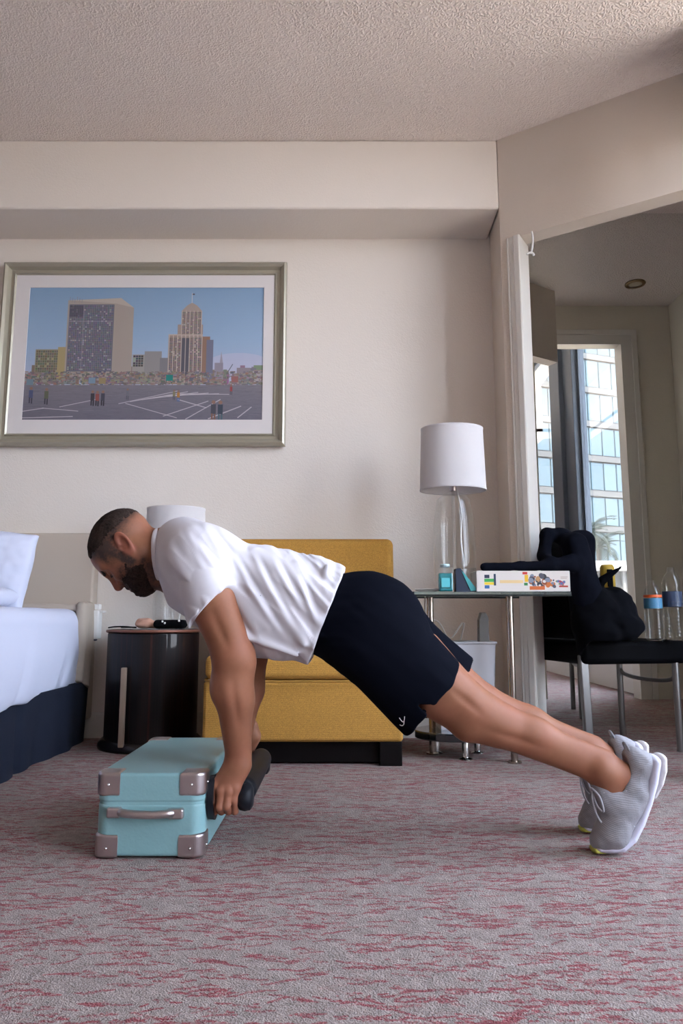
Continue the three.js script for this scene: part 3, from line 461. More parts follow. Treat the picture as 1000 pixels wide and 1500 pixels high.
{ // dark wedge-shaped carton
  const s = new THREE.Shape([[0, 0], [0.095, 0], [0.02, 0.1], [0, 0.098]].map(([a, b]) => new THREE.Vector2(a, b))), g = new THREE.ExtrudeGeometry(s, { depth: 0.05, bevelEnabled: true, bevelSize: 0.001, bevelThickness: 0.001 });
  const t = thing('sachet', 'dark navy wedge-shaped pouch with teal edge next to the mouthwash', 'pouch', [0.497, 0.7325, -3.2]); part('pouch_body', g, std({ color: lin(0.012, 0.022, 0.05), roughness: 0.5 }), t);
  const e = new THREE.Shape([[0.062, 0.003], [0.094, 0.003], [0.035, 0.08], [0.024, 0.09]].map(([a, b]) => new THREE.Vector2(a, b))), ge = new THREE.ExtrudeGeometry(e, { depth: 0.003, bevelEnabled: false }); ge.translate(0, 0, 0.051); part('teal_edge', ge, std({ color: lin(0.05, 0.32, 0.33), roughness: 0.5 }), t, 'teal printed edge');
}
{ // printed carton
  const t = thing('game_carton', 'long flat white printed carton with colourful pictures lying on the desk', 'box', [0.787, 0.7315, -3.2]);
  part('carton', bx(-0.205, 0.2, 0.0, 0.09, -0.065, 0.075, 0.003), std({ color: lin(0.66, 0.63, 0.6), roughness: 0.6 }), t);
  const pr = canvasTex(1024, 224, (x, w, h) => {
    x.fillStyle = '#d8d0c9'; x.fillRect(0, 0, w, h); const blob = (a, b, r, c) => { x.fillStyle = c; x.beginPath(); x.ellipse(a, b, r, r * 0.85, rnd() * 3, 0, 7); x.fill(); };
    x.fillStyle = '#e2c48c'; x.fillRect(250, 100, 260, 34); x.fillStyle = '#1d2c44'; x.fillRect(78, 40, 56, 38); x.fillStyle = '#3aa04c'; x.fillRect(76, 84, 130, 36); x.fillStyle = '#e5c82e'; x.fillRect(76, 124, 120, 28); x.fillStyle = '#2c5f93'; x.fillRect(78, 158, 54, 36); x.fillStyle = '#22364f'; x.fillRect(182, 30, 24, 130); x.fillStyle = '#c9352c'; x.fillRect(506, 8, 54, 28); x.fillStyle = '#e3b21f'; x.fillRect(528, 40, 40, 80); x.fillStyle = '#2f7d3f'; x.fillRect(520, 130, 40, 30);
    for (let i = 0; i < 46; i++) blob(590 + rnd() * 270, 50 + rnd() * 120, 10 + rnd() * 24, ['#8d4a2a', '#d9d2cb', '#4b4a55', '#c46a2c', '#7c8494', '#2b2a30', '#b98a5a'][rnd() * 7 | 0]);
    x.fillStyle = '#d0672a'; x.fillRect(580, 168, 170, 40); for (let i = 0; i < 14; i++) blob(880 + rnd() * 90, 110 + rnd() * 70, 8 + rnd() * 12, ['#c4527e', '#5a6a9a', '#a33a4a', '#6c8a5a'][rnd() * 4 | 0]); x.fillStyle = '#b9a79a'; x.fillRect(930, 60, 80, 8); x.fillRect(930, 76, 70, 8); x.fillStyle = '#b3483a'; x.fillRect(910, 160, 100, 20);
  });
  const p = new THREE.PlaneGeometry(0.395, 0.086); p.translate(-0.0025, 0.045, 0.0656); part('printed_face', p, std({ map: pr, roughness: 0.5 }), t, 'printed front with pictures');
}
{
  const t = thing('saucer', 'small white dish behind the mouthwash on the desk', 'dish', [0.385, 0.7315, -3.25]); part('dish', lathe([[0, 0], [0.03, 0], [0.055, 0.012], [0.058, 0.013], [0.054, 0.016], [0.03, 0.005], [0, 0.004]], 48), M.white, t);
  const f = (x, y, z) => smax(ell(V(0.69, 0.74, 3.31), 0.045, 0.115, 0.045)(x, y, z) - 0.004 * perlin.noise(x * 50, y * 40, z * 50), 0.732 - y, 0.003);
  solo('paper_ball', sdfMesh(f, [0.58, 0.71, -3.43], [0.74, 0.88, -3.25], 0.005), std({ color: lin(0.7, 0.68, 0.66), roughness: 0.8 }), 'crumpled white paper bag peeking out behind the printed carton', 'paper bag');
  const g = thing('drinking_glass', 'clear drinking glass between the navy pouch and the printed carton', 'glass', [0.575, 0.7315, -3.265]); part('glass_wall', [lathe([[0, 0.006], [0.027, 0.004], [0.034, 0.11]], 40), lathe([[0.0325, 0.11], [0.0255, 0.008], [0, 0.01]], 40)], clear, g);
}
// ---------------------------------------------------------------- low stand and bin under the desk
{
  const t = thing('low_stand', 'low round-cornered black glass stand on chrome feet under the desk', 'stand', [0.53, 0, -3.42]);
  const s = new THREE.Shape(); s.absellipse(0, 0, 0.19, 0.15, 0, Math.PI * 2); const g = new THREE.ExtrudeGeometry(s, { depth: 0.024, bevelEnabled: true, bevelSize: 0.006, bevelThickness: 0.006, bevelSegments: 3, curveSegments: 40 }); g.rotateX(-Math.PI / 2); g.translate(0, 0.0865, 0);
  part('top', g, phys({ color: lin(0.012, 0.014, 0.016), roughness: 0.08, clearcoat: 1 }), t);
  for (const [x, z] of [[0.02, 0.09], [-0.09, -0.06], [0.1, -0.06]]) part('foot', [lathe([[0, 0], [0.03, 0], [0.03, 0.004], [0.017, 0.007], [0.0155, 0.012], [0.0155, 0.082], [0, 0.082]], 32).translate(x, 0, z)], M.chrome, t, 'chrome foot');
}
{
  const t = thing('storage_bin', 'white translucent plastic bin standing on the low black stand under the desk', 'bin', [0.567, 0.1165, -3.45]);
  const tap = (g) => { const p = g.attributes.position; for (let i = 0; i < p.count; i++) { const k = 0.88 + 0.12 * p.getY(i) / 0.39; p.setX(i, p.getX(i) * k); p.setZ(i, p.getZ(i) * k); } g.computeVertexNormals(); return g; };
  const wl = std({ color: lin(0.5, 0.5, 0.53), roughness: 0.45 }), B = (...a) => tap(bx(...a));
  part('bin_wall', [B(-0.135, 0.135, 0, 0.006, -0.1, 0.1), B(-0.135, -0.131, 0, 0.39, -0.1, 0.1), B(0.131, 0.135, 0, 0.39, -0.1, 0.1), B(-0.135, 0.135, 0, 0.39, 0.096, 0.1), B(-0.135, 0.135, 0, 0.39, -0.1, -0.096)], wl, t);
  part('rim', [bx(-0.142, 0.142, 0.385, 0.396, -0.107, -0.095, 0.004), bx(-0.142, 0.142, 0.385, 0.396, 0.095, 0.107, 0.004), bx(-0.142, -0.13, 0.385, 0.396, -0.1, 0.1, 0.004), bx(0.13, 0.142, 0.385, 0.396, -0.1, 0.1, 0.004)], wl, t);
  const f = new THREE.Shape([[-0.024, 0], [0.024, 0], [0.02, 0.24], [0.008, 0.25], [-0.008, 0.25], [-0.018, 0.235]].map(([a, b]) => new THREE.Vector2(a, b))), g = new THREE.ExtrudeGeometry(f, { depth: 0.05, bevelEnabled: true, bevelSize: 0.003, bevelThickness: 0.003 });
  const q = thing('grey_folder', 'narrow grey case standing upright in the white bin under the desk', 'case', [0.662, 0.27 - 0.146, -3.46]); const gg = g.clone(); gg.scale(1, 2.06 - 0.0, 1); part('case_body', gg, std({ color: lin(0.2, 0.19, 0.18), roughness: 0.7 }), q);
}
// ---------------------------------------------------------------- black chair with the jacket, bag and bottles
const CH = { x: 1.1, Z: 3.42, a: 0.2 };
const chairAt = (u, w) => [CH.x + u * Math.cos(CH.a) + w * Math.sin(CH.a), CH.Z - u * Math.sin(CH.a) + w * Math.cos(CH.a)]; // u towards its front, w away from the camera
{
  const t = thing('side_chair', 'black padded chair with grey metal legs in front of the mirror', 'chair', [CH.x, 0, -CH.Z], -CH.a * -1);
  const L = (u, y, w) => new THREE.Vector3(u, y, -w), lb = (x0, x1, y0, y1, w0, w1, r) => { const g = new RoundedBoxGeometry(x1 - x0, y1 - y0, w1 - w0, 4, r); g.translate((x0 + x1) / 2, (y0 + y1) / 2, -(w0 + w1) / 2); return g; };
  part('seat', lb(0.0, 0.56, 0.405, 0.515, -0.03, 0.5, 0.03), M.blackVinyl, t, 'thick black seat pad');
  const br = lb(-0.035, 0.035, 0.0, 0.47, 0.0, 0.47, 0.03); br.rotateZ(0.1); br.translate(0.02, 0.52, 0); part('backrest', br, M.blackVinyl, t);
  const lm = std({ color: lin(0.24, 0.235, 0.23), metalness: 0.9, roughness: 0.34 });
  const leg = (u, w, lean) => { const g = new RoundedBoxGeometry(0.046, 0.45, 0.026, 3, 0.008), p = g.attributes.position; for (let i = 0; i < p.count; i++) { const k = 0.225 - p.getY(i); p.setX(i, p.getX(i) * (1 - 0.25 * k) + lean * k); } g.translate(u, 0.225, -w); g.computeVertexNormals(); part('leg', g, lm, t); };
  leg(0.02, 0.0, 0.03); leg(0.02, 0.47, 0.03);
  for (const w of [0.0, 0.47]) part('leg', rod(L(0.5, 0, w), L(0.5, 0.43, w), 0.016, 0.016, 20), lm, t);
  part('arm', tube([L(0.0, 0.74, 0.485), L(0.2, 0.745, 0.49), L(0.38, 0.74, 0.49), L(0.44, 0.7, 0.49), L(0.45, 0.6, 0.485), L(0.45, 0.46, 0.48)], 0.013, 60, 12), std({ color: lin(0.1, 0.1, 0.1), roughness: 0.5, metalness: 0.4 }), t, 'dark metal arm');
  part('stretcher', tube([L(0.5, 0.36, 0.0), L(0.5, 0.33, 0.03), L(0.5, 0.33, 0.44), L(0.5, 0.36, 0.47)], 0.01, 30, 10), lm, t);
}
{
  const [bxx, bZ] = chairAt(0.0, 0.22);
  const core = join(0.05, [rboxF(V(bxx - 0.012, 0.84, bZ - 0.02), 0.066, 0.19, 0.26, 0.055), cone(V(1.06, 0.95, 3.3), V(1.13, 0.62, 3.3), 0.06, 0.085), cone(V(1.03, 1.0, 3.36), V(0.955, 1.0, 3.34), 0.035, 0.032)]);
  const slv = join(0.03, [cone(V(0.955, 1.0, 3.34), V(0.925, 0.9, 3.3), 0.034, 0.03), cone(V(1.05, 0.86, 3.24), V(0.93, 0.852, 3.2), 0.04, 0.028), cone(V(0.93, 0.85, 3.2), V(0.63, 0.842, 3.19), 0.024, 0.018), cone(V(0.925, 0.9, 3.3), V(0.93, 0.86, 3.22), 0.026, 0.024)]);
  const f = (x, y, z) => smin(core(x, y, z), slv(x, y, z), 0.02) - 0.009 * perlin.noise(x * 14, y * 6, z * 14) - 0.004 * perlin.noise(x * 30, y * 14, z * 30);
  solo('jacket', sdfMesh(f, [0.56, 0.5, -3.95], [1.32, 1.12, -3.08], 0.008), phys({ color: lin(0.0038, 0.0046, 0.009), roughness: 0.9, specularIntensity: 0.12 }), 'black jacket draped over the chair back, one sleeve across the carton', 'jacket');
  const g0 = join(0.07, [ell(V(1.2, 0.62, 3.38), 0.12, 0.12, 0.13), ell(V(1.14, 0.7, 3.34), 0.085, 0.1, 0.1), ell(V(1.28, 0.66, 3.42), 0.085, 0.085, 0.11), ell(V(1.25, 0.58, 3.34), 0.13, 0.075, 0.1), cone(V(1.12, 0.62, 3.28), V(1.14, 0.5, 3.3), 0.08, 0.08)]);
  const st = cone(V(1.18, 0.79, 3.28), V(1.255, 0.845, 3.25), 0.02, 0.007);
  const g = (x, y, z) => smin(g0(x, y, z) - 0.018 * perlin.noise(x * 9, y * 12 + x * 8, z * 9) - 0.007 * perlin.noise(x * 22, y * 26, z * 18), st(x, y, z), 0.03);
  const gs = (x, y, z) => smax(g(x, y, z), 0.4 + 0.117 * sstep(1.04, 1.1, x) - y, 0.01);
  solo('backpack', sdfMesh(gs, [0.98, 0.38, -3.65], [1.55, 0.9, -3.12], 0.009), M.blackCloth, 'slumped soft black bag with a strap end sticking up on the chair seat', 'bag');
}
function waterBottle(label, u, w, s, labels) {
  const [x, Z] = chairAt(u, w), t = thing('water_bottle', label, 'bottle', [x, 0.5155, -Z]), pts = [[0, 0.004], [0.03, 0.0], [0.036, 0.008]];
  for (let i = 0; i <= 40; i++) { const y = 0.012 + i * 0.0035; pts.push([0.0385 + 0.0016 * Math.sin(i * 1.5) - (i > 36 ? 0.001 : 0), y]); }
  pts.push([0.0375, 0.16], [0.0375, 0.205], [0.0385, 0.21], [0.037, 0.225], [0.031, 0.245], [0.021, 0.26], [0.0145, 0.266], [0.0135, 0.285], [0, 0.286]);
  part('bottle_wall', lathe(pts.map(([r, y]) => [r * s[0], y * s[1]]), 48), clear, t, 'clear ribbed plastic');
  for (const [a, b, c, n] of labels) part('label', lathe([[0.0382 * s[0], a * s[1]], [0.0386 * s[0], (a + b) / 2 * s[1]], [0.0382 * s[0], b * s[1]]], 48), std({ color: lin(...c), roughness: 0.5, side: THREE.DoubleSide }), t, n);
}
waterBottle('clear water bottle with blue and orange label standing on the chair seat', 0.345, 0.035, [1.05, 0.97], [[0.152, 0.2, [0.06, 0.2, 0.34], 'blue label'], [0.204, 0.216, [0.62, 0.1, 0.02], 'orange label band']]);
waterBottle('taller clear bottle with navy label at the right edge of the photo', 0.45, 0.12, [1.15, 1.2], [[0.13, 0.19, [0.03, 0.05, 0.1], 'navy label']]);
{
  const [x, Z] = chairAt(0.2, 0.36), t = thing('spray_bottle', 'pale blue bottle with yellow and black cap behind the black bag', 'bottle', [x, 0.5155, -Z]);
  part('bottle_body', lathe([[0, 0], [0.052, 0], [0.056, 0.006], [0.056, 0.2], [0.05, 0.225], [0.035, 0.25], [0, 0.25]], 40), phys({ color: lin(0.35, 0.55, 0.75), roughness: 0.2, transmission: 0.5, thickness: 0 }), t);
  part('cap', lathe([[0, 0.25], [0.036, 0.25], [0.038, 0.27], [0.036, 0.36], [0.028, 0.375], [0, 0.376]], 32), std({ color: lin(0.5, 0.33, 0.04), roughness: 0.5 }), t, 'yellow cap');
  part('cap_grip', bx(-0.014, 0.014, 0.26, 0.35, -0.042, -0.032, 0.004), M.blackVinyl, t, 'black grip');
  const [x2, Z2] = chairAt(0.12, 0.3), p = thing('blue_pen', 'blue tube standing beside the pale blue bottle behind the bag', 'pen', [x2, 0.5155, -Z2]); part('barrel', lathe([[0, 0], [0.013, 0], [0.014, 0.01], [0.014, 0.26], [0.008, 0.29], [0, 0.292]], 24), std({ color: lin(0.02, 0.07, 0.3), roughness: 0.4 }), p);
}
// ---------------------------------------------------------------- fittings of the recess
{
  const t = thing('ceiling_downlight', 'small brass ceiling downlight seen in the mirror above the casing', 'light fitting', [2.28, H, -3.32]);
  part('trim_ring', lathe([[0.05, 0], [0.075, 0], [0.078, -0.006], [0.07, -0.014], [0.05, -0.012]], 40), std({ color: lin(0.4, 0.3, 0.16), metalness: 1, roughness: 0.35 }), t); part('lamp_face', lathe([[0, -0.004], [0.051, -0.004], [0.051, -0.001]], 32), std({ color: lin(0.6, 0.55, 0.4), roughness: 0.4 }), t);
  const h = thing('cord_hook', 'short white cord and hook hanging from the header above the mirror', 'hook', [0.985, 2.6, -3.5]);
  part('cord', tube([new THREE.Vector3(0, 0, 0), new THREE.Vector3(0.004, -0.03, 0), new THREE.Vector3(0.002, -0.07, 0), new THREE.Vector3(-0.006, -0.115, 0)], 0.005, 24, 8), M.white, h); part('hook', [tube([new THREE.Vector3(-0.03, -0.125, 0), new THREE.Vector3(-0.018, -0.118, 0), new THREE.Vector3(-0.006, -0.118, 0), new THREE.Vector3(0.004, -0.122, 0), new THREE.Vector3(0.006, -0.132, 0)], 0.006, 24, 8)], M.white, h);
}
// ---------------------------------------------------------------- the man in a plank
const man = thing('person', 'bearded man in white t-shirt and navy shorts in a plank, hands on the bar', 'person', [0, 0, 0]);
{
  const ZC = 2.14, far = (Z) => 2 * ZC - Z;
  // ---- head, in its own axes: fx forward (face), u up (crown), w across
  const HC = V(-0.628, 0.822, ZC), ang = 1.07, FX = -Math.cos(ang), FY = -Math.sin(ang), UX = -Math.sin(ang), UY = Math.cos(ang);
  const local = (x, y, z) => { const dx = x - HC.x, dy = y - HC.y; return [dx * FX + dy * FY, dx * UX + dy * UY, z - HC.z]; };
  const HV = (f, u, w) => new THREE.Vector3(f, u, w);
  const sym = (fn) => (x, y, z) => fn(x, y, Math.abs(z));
  const skull = join(0.04, [ell(HV(-0.006, 0.036, 0), 0.1, 0.087, 0.077), ell(HV(0.032, 0.005, 0), 0.062, 0.075, 0.066)]);
  const jaw = sym(join(0.03, [cone(HV(-0.008, -0.045, 0.055), HV(0.064, -0.091, 0.014), 0.02, 0.02), cone(HV(0.02, -0.05, 0.03), HV(0.06, -0.07, 0.0), 0.045, 0.035), cone(HV(0.045, -0.02, 0.046), HV(0.062, -0.028, 0.03), 0.02, 0.018)]));
  const brow = sym(cone(HV(0.091, 0.022, 0.0), HV(0.076, 0.024, 0.046), 0.0105, 0.0105));
  const nose = sym(join(0.012, [cone(HV(0.093, 0.014, 0), HV(0.113, -0.028, 0), 0.008, 0.0115), cone(HV(0.106, -0.032, 0.0), HV(0.099, -0.033, 0.013), 0.009, 0.0085)]));
  const lips = sym(join(0.01, [cone(HV(0.099, -0.056, 0), HV(0.085, -0.059, 0.022), 0.0078, 0.004), cone(HV(0.097, -0.069, 0), HV(0.084, -0.066, 0.02), 0.0088, 0.004)]));
  const chin = ell(HV(0.073, -0.09, 0), 0.022, 0.02, 0.024);
  const socket = sym(ell(HV(0.1, 0.006, 0.032), 0.022, 0.013, 0.02)), lid = sym(ell(HV(0.079, 0.005, 0.031), 0.0135, 0.0125, 0.0145));
  const mouth = sym(cone(HV(0.111, -0.0625, 0), HV(0.09, -0.0625, 0.022), 0.0035, 0.002)), nostril = sym(cone(HV(0.108, -0.044, 0.007), HV(0.102, -0.04, 0.008), 0.004, 0.004));
  const earO = sym((x, y, z) => { // outer ear, tilted back, with a hollowed bowl
    const cx = -0.002 + 0.18 * y, a = (x + 0.012 + 0.3 * y) / 0.0185, b = (y + 0.002) / 0.031, zz = z - 0.081 - 0.22 * (-0.012 - x) * 1.0, r = Math.hypot(a, b);
    const rim = Math.hypot((r - 0.86) * 0.02, zz - 0.004) - 0.0055, plate = Math.max((r - 0.95) * 0.018, Math.abs(zz + 0.003) - 0.005);
    return smin(rim, plate, 0.006);
  });
  const canal = sym(ell(HV(0.004, -0.004, 0.088), 0.007, 0.011, 0.009));
  const headL = (x, y, z) => {
    let d = smin(skull(x, y, z), jaw(x, y, z), 0.035); d = smin(d, chin(x, y, z), 0.022); d = smin(d, brow(x, y, z), 0.016); d = smax(d, -socket(x, y, z), 0.018); d = smin(d, lid(x, y, z), 0.006);
    d = smin(d, nose(x, y, z), 0.012); d = smin(d, lips(x, y, z), 0.012); d = smax(d, -mouth(x, y, z), 0.004); d = smax(d, -nostril(x, y, z), 0.004); d = smin(d, earO(x, y, z), 0.008); return smax(d, -canal(x, y, z), 0.006);
  };
  const head = within(HC, 0.2, (x, y, z) => { const q = local(x, y, z); return headL(q[0], q[1], q[2]); });
  const neck = join(0.03, [cone(V(-0.585, 0.8, ZC), V(-0.44, 0.8, ZC), 0.057, 0.072), cone(V(-0.6, 0.83, ZC), V(-0.47, 0.835, ZC), 0.045, 0.055), cone(V(-0.6, 0.79, ZC - 0.055), V(-0.5, 0.715, ZC - 0.02), 0.014, 0.018), cone(V(-0.6, 0.79, ZC + 0.055), V(-0.5, 0.715, ZC + 0.02), 0.014, 0.018), cone(V(-0.585, 0.755, ZC), V(-0.5, 0.73, ZC), 0.03, 0.04)]);
  // ---- trunk and limbs, s = +1 near side, -1 far side
  const Zs = (Z, s) => s > 0 ? Z : far(Z);
  const arm = (s) => { const dx = s > 0 ? 0 : -0.004; return join(0.03, [
    cone(V(-0.385, 0.765, Zs(1.985, s)), V(-0.362, 0.7, Zs(1.965, s)), 0.066, 0.062), cone(V(-0.362, 0.7, Zs(1.965, s)), V(-0.29, 0.522, Zs(1.975, s)), 0.057, 0.047),
    cone(V(-0.325, 0.655, Zs(1.955, s)), V(-0.288, 0.56, Zs(1.968, s)), 0.044, 0.034), cone(V(-0.36, 0.655, Zs(1.96, s)), V(-0.325, 0.57, Zs(1.97, s)), 0.042, 0.03), cone(V(-0.272, 0.53, Zs(1.985, s)), V(-0.268, 0.5, Zs(1.985, s)), 0.03, 0.028),
    cone(V(-0.302, 0.52, Zs(1.975, s)), V(-0.302, 0.43, Zs(1.99, s)), 0.043, 0.047), cone(V(-0.272, 0.5, Zs(1.985, s)), V(-0.274, 0.4, Zs(2.01, s)), 0.036, 0.034), cone(V(-0.298, 0.44, Zs(1.99, s)), V(-0.287 + dx * 6, 0.255, Zs(2.058, s)), 0.045, 0.029),
    cone(V(-0.28, 0.4, Zs(2.01, s)), V(-0.277 + dx * 6, 0.255, Zs(2.06, s)), 0.036, 0.026)]); };
  const hand = (s) => { // fist round the bar: back of the hand outward, fingers curling under
    const oz = (Z) => s > 0 ? Z : 2.53 + (2.07 - Z), ox = s > 0 ? 0 : -0.028, h = (x, y, Z) => V(x + ox, y + 0.009, oz(Z)), wr = h(-0.283, 0.243, 2.06), fs = [];
    const mc = [[-0.343, 0.157, 2.044], [-0.323, 0.15, 2.032], [-0.304, 0.15, 2.033], [-0.287, 0.155, 2.041]], ln = [1, 1.08, 1.02, 0.86];
    const palm = [cone(wr, h(-0.283, 0.215, 2.058), 0.029, 0.03)];
    mc.forEach(([x, y, Z], i) => {
      palm.push(cone(h(-0.302 + i * 0.011, 0.212, 2.056), h(x, y, Z + 0.006), 0.021, 0.0135));
      const l = ln[i], p1 = h(x - 0.003, y - 0.04 * l + 0.004, Z - 0.008 + 0.004 * (l < 0.9 ? 1 : 0)), p2 = h(x - 0.002, 0.092, 2.062 - 0.004 * l), p3 = h(x, 0.1, 2.094);
      fs.push(join(0.007, [cone(h(x, y, Z), p1, 0.0122, 0.0098), cone(p1, p2, 0.0098, 0.009), cone(p2, p3, 0.009, 0.0078), ell(h(x, y, Z - 0.003), 0.0115, 0.0115, 0.011)]));
    });
    const th = join(0.01, [cone(h(-0.302, 0.205, 2.07), h(-0.342, 0.168, 2.088), 0.019, 0.014), cone(h(-0.342, 0.168, 2.088), h(-0.352, 0.138, 2.104), 0.0125, 0.0105), cone(h(-0.352, 0.138, 2.104), h(-0.345, 0.11, 2.1), 0.0105, 0.0085)]);
    const P = join(0.018, palm), c = h(-0.31, 0.16, 2.065);
    return within(c, 0.13, (x, y, z) => { let f = 1; for (const q of fs) f = smin(f, q(x, y, z), 0.0025); return smin(smin(P(x, y, z), f, 0.01), th(x, y, z), 0.008); });
  };
  const legS = (s) => { const sx = s > 0 ? 0 : 0.034, sy = s > 0 ? 0 : 0.008, z = (Z) => s > 0 ? Z : Z + 0.185, p = (x, y, Z) => V(x + sx, y + sy, z(Z)); return join(0.035, [
    cone(p(0.1, 0.575, 2.06), p(0.36, 0.365, 2.035), 0.098, 0.056), cone(p(0.2, 0.5, 2.05), p(0.33, 0.4, 2.04), 0.08, 0.055), cone(p(0.25, 0.4, 2.04), p(0.34, 0.335, 2.035), 0.05, 0.034), cone(p(0.355, 0.368, 2.035), p(0.42, 0.33, 2.035), 0.054, 0.048),
    cone(p(0.4, 0.357, 2.035), p(0.53, 0.308, 2.035), 0.047, 0.041), ell(p(0.352, 0.322, 2.035), 0.038, 0.03, 0.034), cone(p(0.42, 0.325, 2.035), p(0.705, 0.205, 2.04), 0.044, 0.031), cone(p(0.52, 0.305, 2.035), p(0.715, 0.243, 2.04), 0.036, 0.023), cone(p(0.7, 0.215, 2.04), p(0.755, 0.2, 2.04), 0.033, 0.036), ell(p(0.7, 0.212, 2.005), 0.018, 0.018, 0.013), ell(p(0.7, 0.212, 2.072), 0.018, 0.018, 0.013), cone(p(0.72, 0.19, 2.04), p(0.735, 0.07, 2.04), 0.034, 0.03)]); };
  const trunk = join(0.07, [cone(V(-0.41, 0.765, ZC - 0.085), V(-0.12, 0.672, ZC - 0.06), 0.098, 0.092), cone(V(-0.41, 0.765, ZC + 0.085), V(-0.12, 0.672, ZC + 0.06), 0.098, 0.092), cone(V(-0.15, 0.68, ZC - 0.055), V(0.05, 0.625, ZC - 0.06), 0.095, 0.1), cone(V(-0.15, 0.68, ZC + 0.055), V(0.05, 0.625, ZC + 0.06), 0.095, 0.1), ell(V(0.1, 0.605, ZC - 0.07), 0.115, 0.1, 0.09), ell(V(0.1, 0.605, ZC + 0.07), 0.115, 0.1, 0.09), cone(V(-0.47, 0.83, ZC), V(-0.39, 0.79, ZC - 0.12), 0.055, 0.062), cone(V(-0.47, 0.83, ZC), V(-0.39, 0.79, ZC + 0.12), 0.055, 0.062)]);
  const armN = arm(1), armF = arm(-1), hN = hand(1), hF = hand(-1), legN = legS(1), legF = legS(-1);
  const torso = (x, y, z) => smin(smin(trunk(x, y, z), armN(x, y, z), 0.04), armF(x, y, z), 0.04);
  const lines = [[0.284, 0.437, 0.379, 0.362, 0.004], [0.373, 0.33, 0.561, 0.271, 0.0045], [-0.342, 0.648, -0.292, 0.529, 0.0045], [-0.287, 0.475, -0.272, 0.315, 0.004], [-0.327, 0.475, -0.31, 0.359, 0.0025]]; // furrows between muscles on the near side
  const furrow = (x, y) => { let s = 0; for (const [ax, ay, bx2, by, amp] of lines) { const dx = bx2 - ax, dy = by - ay, t = Math.min(1, Math.max(0, ((x - ax) * dx + (y - ay) * dy) / (dx * dx + dy * dy))), e = Math.hypot(x - ax - dx * t, y - ay - dy * t); if (e < 0.04) s += amp * Math.exp(-Math.pow(e / 0.011, 2)) * Math.sin(Math.PI * Math.min(0.95, Math.max(0.05, t))); } return s; };
  const body = (x, y, z) => bodyS(x, y, z) + (z > -2.035 && x > -0.4 ? furrow(x, y) * sstep(-2.035, -2.0, z) : 0);
  const bodyS = (x, y, z) => {
    if (x > 0.2) return Math.min(legN(x, y, z), legF(x, y, z));
    let d = smin(torso(x, y, z), smin(neck(x, y, z), head(x, y, z), 0.03), 0.03);
    if (y < 0.34) { d = smin(d, hN(x, y, z), 0.014); d = smin(d, hF(x, y, z), 0.014); }
    return x > -0.1 ? Math.min(d, smin(legN(x, y, z), legF(x, y, z), 0.02)) : d;
  };
  const tint = (x, y, z) => {
    const n = perlin.noise(x * 14, y * 14, z * 14), m = perlin.noise(x * 70, y * 70, z * 70), fine = perlin.noise(x * 260, y * 260, z * 260), k = 1 + 0.06 * n + 0.05 * m + 0.05 * fine;
    let c = [0.265 * k, 0.108 * k * (1 - 0.06 * n), 0.06 * k];
    const to = (q, t) => { c = c.map((v, i) => mix(v, q[i], Math.max(0, Math.min(1, t)))); };
    if (Math.hypot(x - HC.x, y - HC.y, z - HC.z) < 0.2 && x < -0.52) {
      const [f, u, w] = local(x, y, z), a = Math.abs(w);
      to([0.28, 0.09, 0.06], 0.55 * sstep(0.03, 0.012, Math.hypot(f - 0.108, u + 0.03)));                       // nose tip
      to([0.33, 0.1, 0.075], 0.5 * sstep(0.073, 0.082, a) * sstep(0.05, 0.035, Math.hypot(f + 0.01, u)));          // ears
      to([0.2, 0.065, 0.055], 0.75 * sstep(0.017, 0.008, Math.abs(u + 0.062)) * sstep(0.076, 0.088, f));             // lips
      const ny = 0.5 * perlin.noise(f * 60, u * 60, w * 60) + 0.5 * perlin.noise(f * 200, u * 200, w * 200);
      const line = 0.055 - 0.25 * Math.max(0, f + 0.02) * (a > 0.045 ? 0 : -0.3);
      const crop = sstep(0.0, 0.05, u - 0.03 + 0.9 * Math.max(0, -f - 0.045) * 0.4) * sstep(0.088, 0.066, f + 0.25 * sstep(0.05, 0.07, a) * 0.06);
      const fade = sstep(-0.035, 0.045, u + 0.25 * f) * sstep(0.075, 0.055, f) * (Math.hypot((f + 0.012) / 1.1, u) < 0.036 ? sstep(0.086, 0.079, a) : 1);
      to([0.04, 0.027, 0.023], fade * (0.5 + 0.42 * sstep(-0.01, 0.045, u) + 0.7 * ny)); to([0.03, 0.02, 0.017], crop * (0.9 + 0.4 * ny));
      const beard = sstep(-0.022, -0.045, u - 0.22 * (f - 0.0) + 0.6 * Math.max(0, f - 0.06)) * sstep(-0.02, 0.012, f + 0.1 * (u + 0.1)) * sstep(0.085, 0.075, a);
      const side = sstep(0.012, 0.0, Math.abs(f - 0.024) - 0.007) * sstep(0.045, 0.055, a) * sstep(0.07, 0.05, u) * sstep(-0.07, -0.05, u);
      to([0.035, 0.023, 0.02], beard * (0.8 + 0.8 * ny)); to([0.05, 0.033, 0.028], side * (0.95 + 0.9 * ny));
      to([0.1, 0.06, 0.05], 0.45 * sstep(-0.075, -0.1, u) * sstep(-0.02, 0.02, f));
      to([0.02, 0.012, 0.01], sstep(0.006, 0.001, Math.hypot(f - 0.105, u + 0.041, a - 0.008)));
    }
    if (y < 0.2 && x < -0.2) to([0.31, 0.11, 0.07], 0.3);
    return c;
  };
  const inHead = (x) => x < -0.53, inHand = (x, y) => x < -0.2 && y < 0.235;
  const coarse = sdfMesh(body, [-0.78, 0.03, -2.56], [0.8, 0.95, -1.86], 0.0062, { color: tint, drop: (x, y) => inHead(x) || inHand(x, y) });
  const fineHead = sdfMesh(body, [-0.79, 0.65, -2.27], [-0.522, 0.96, -2.01], 0.0024, { color: tint });
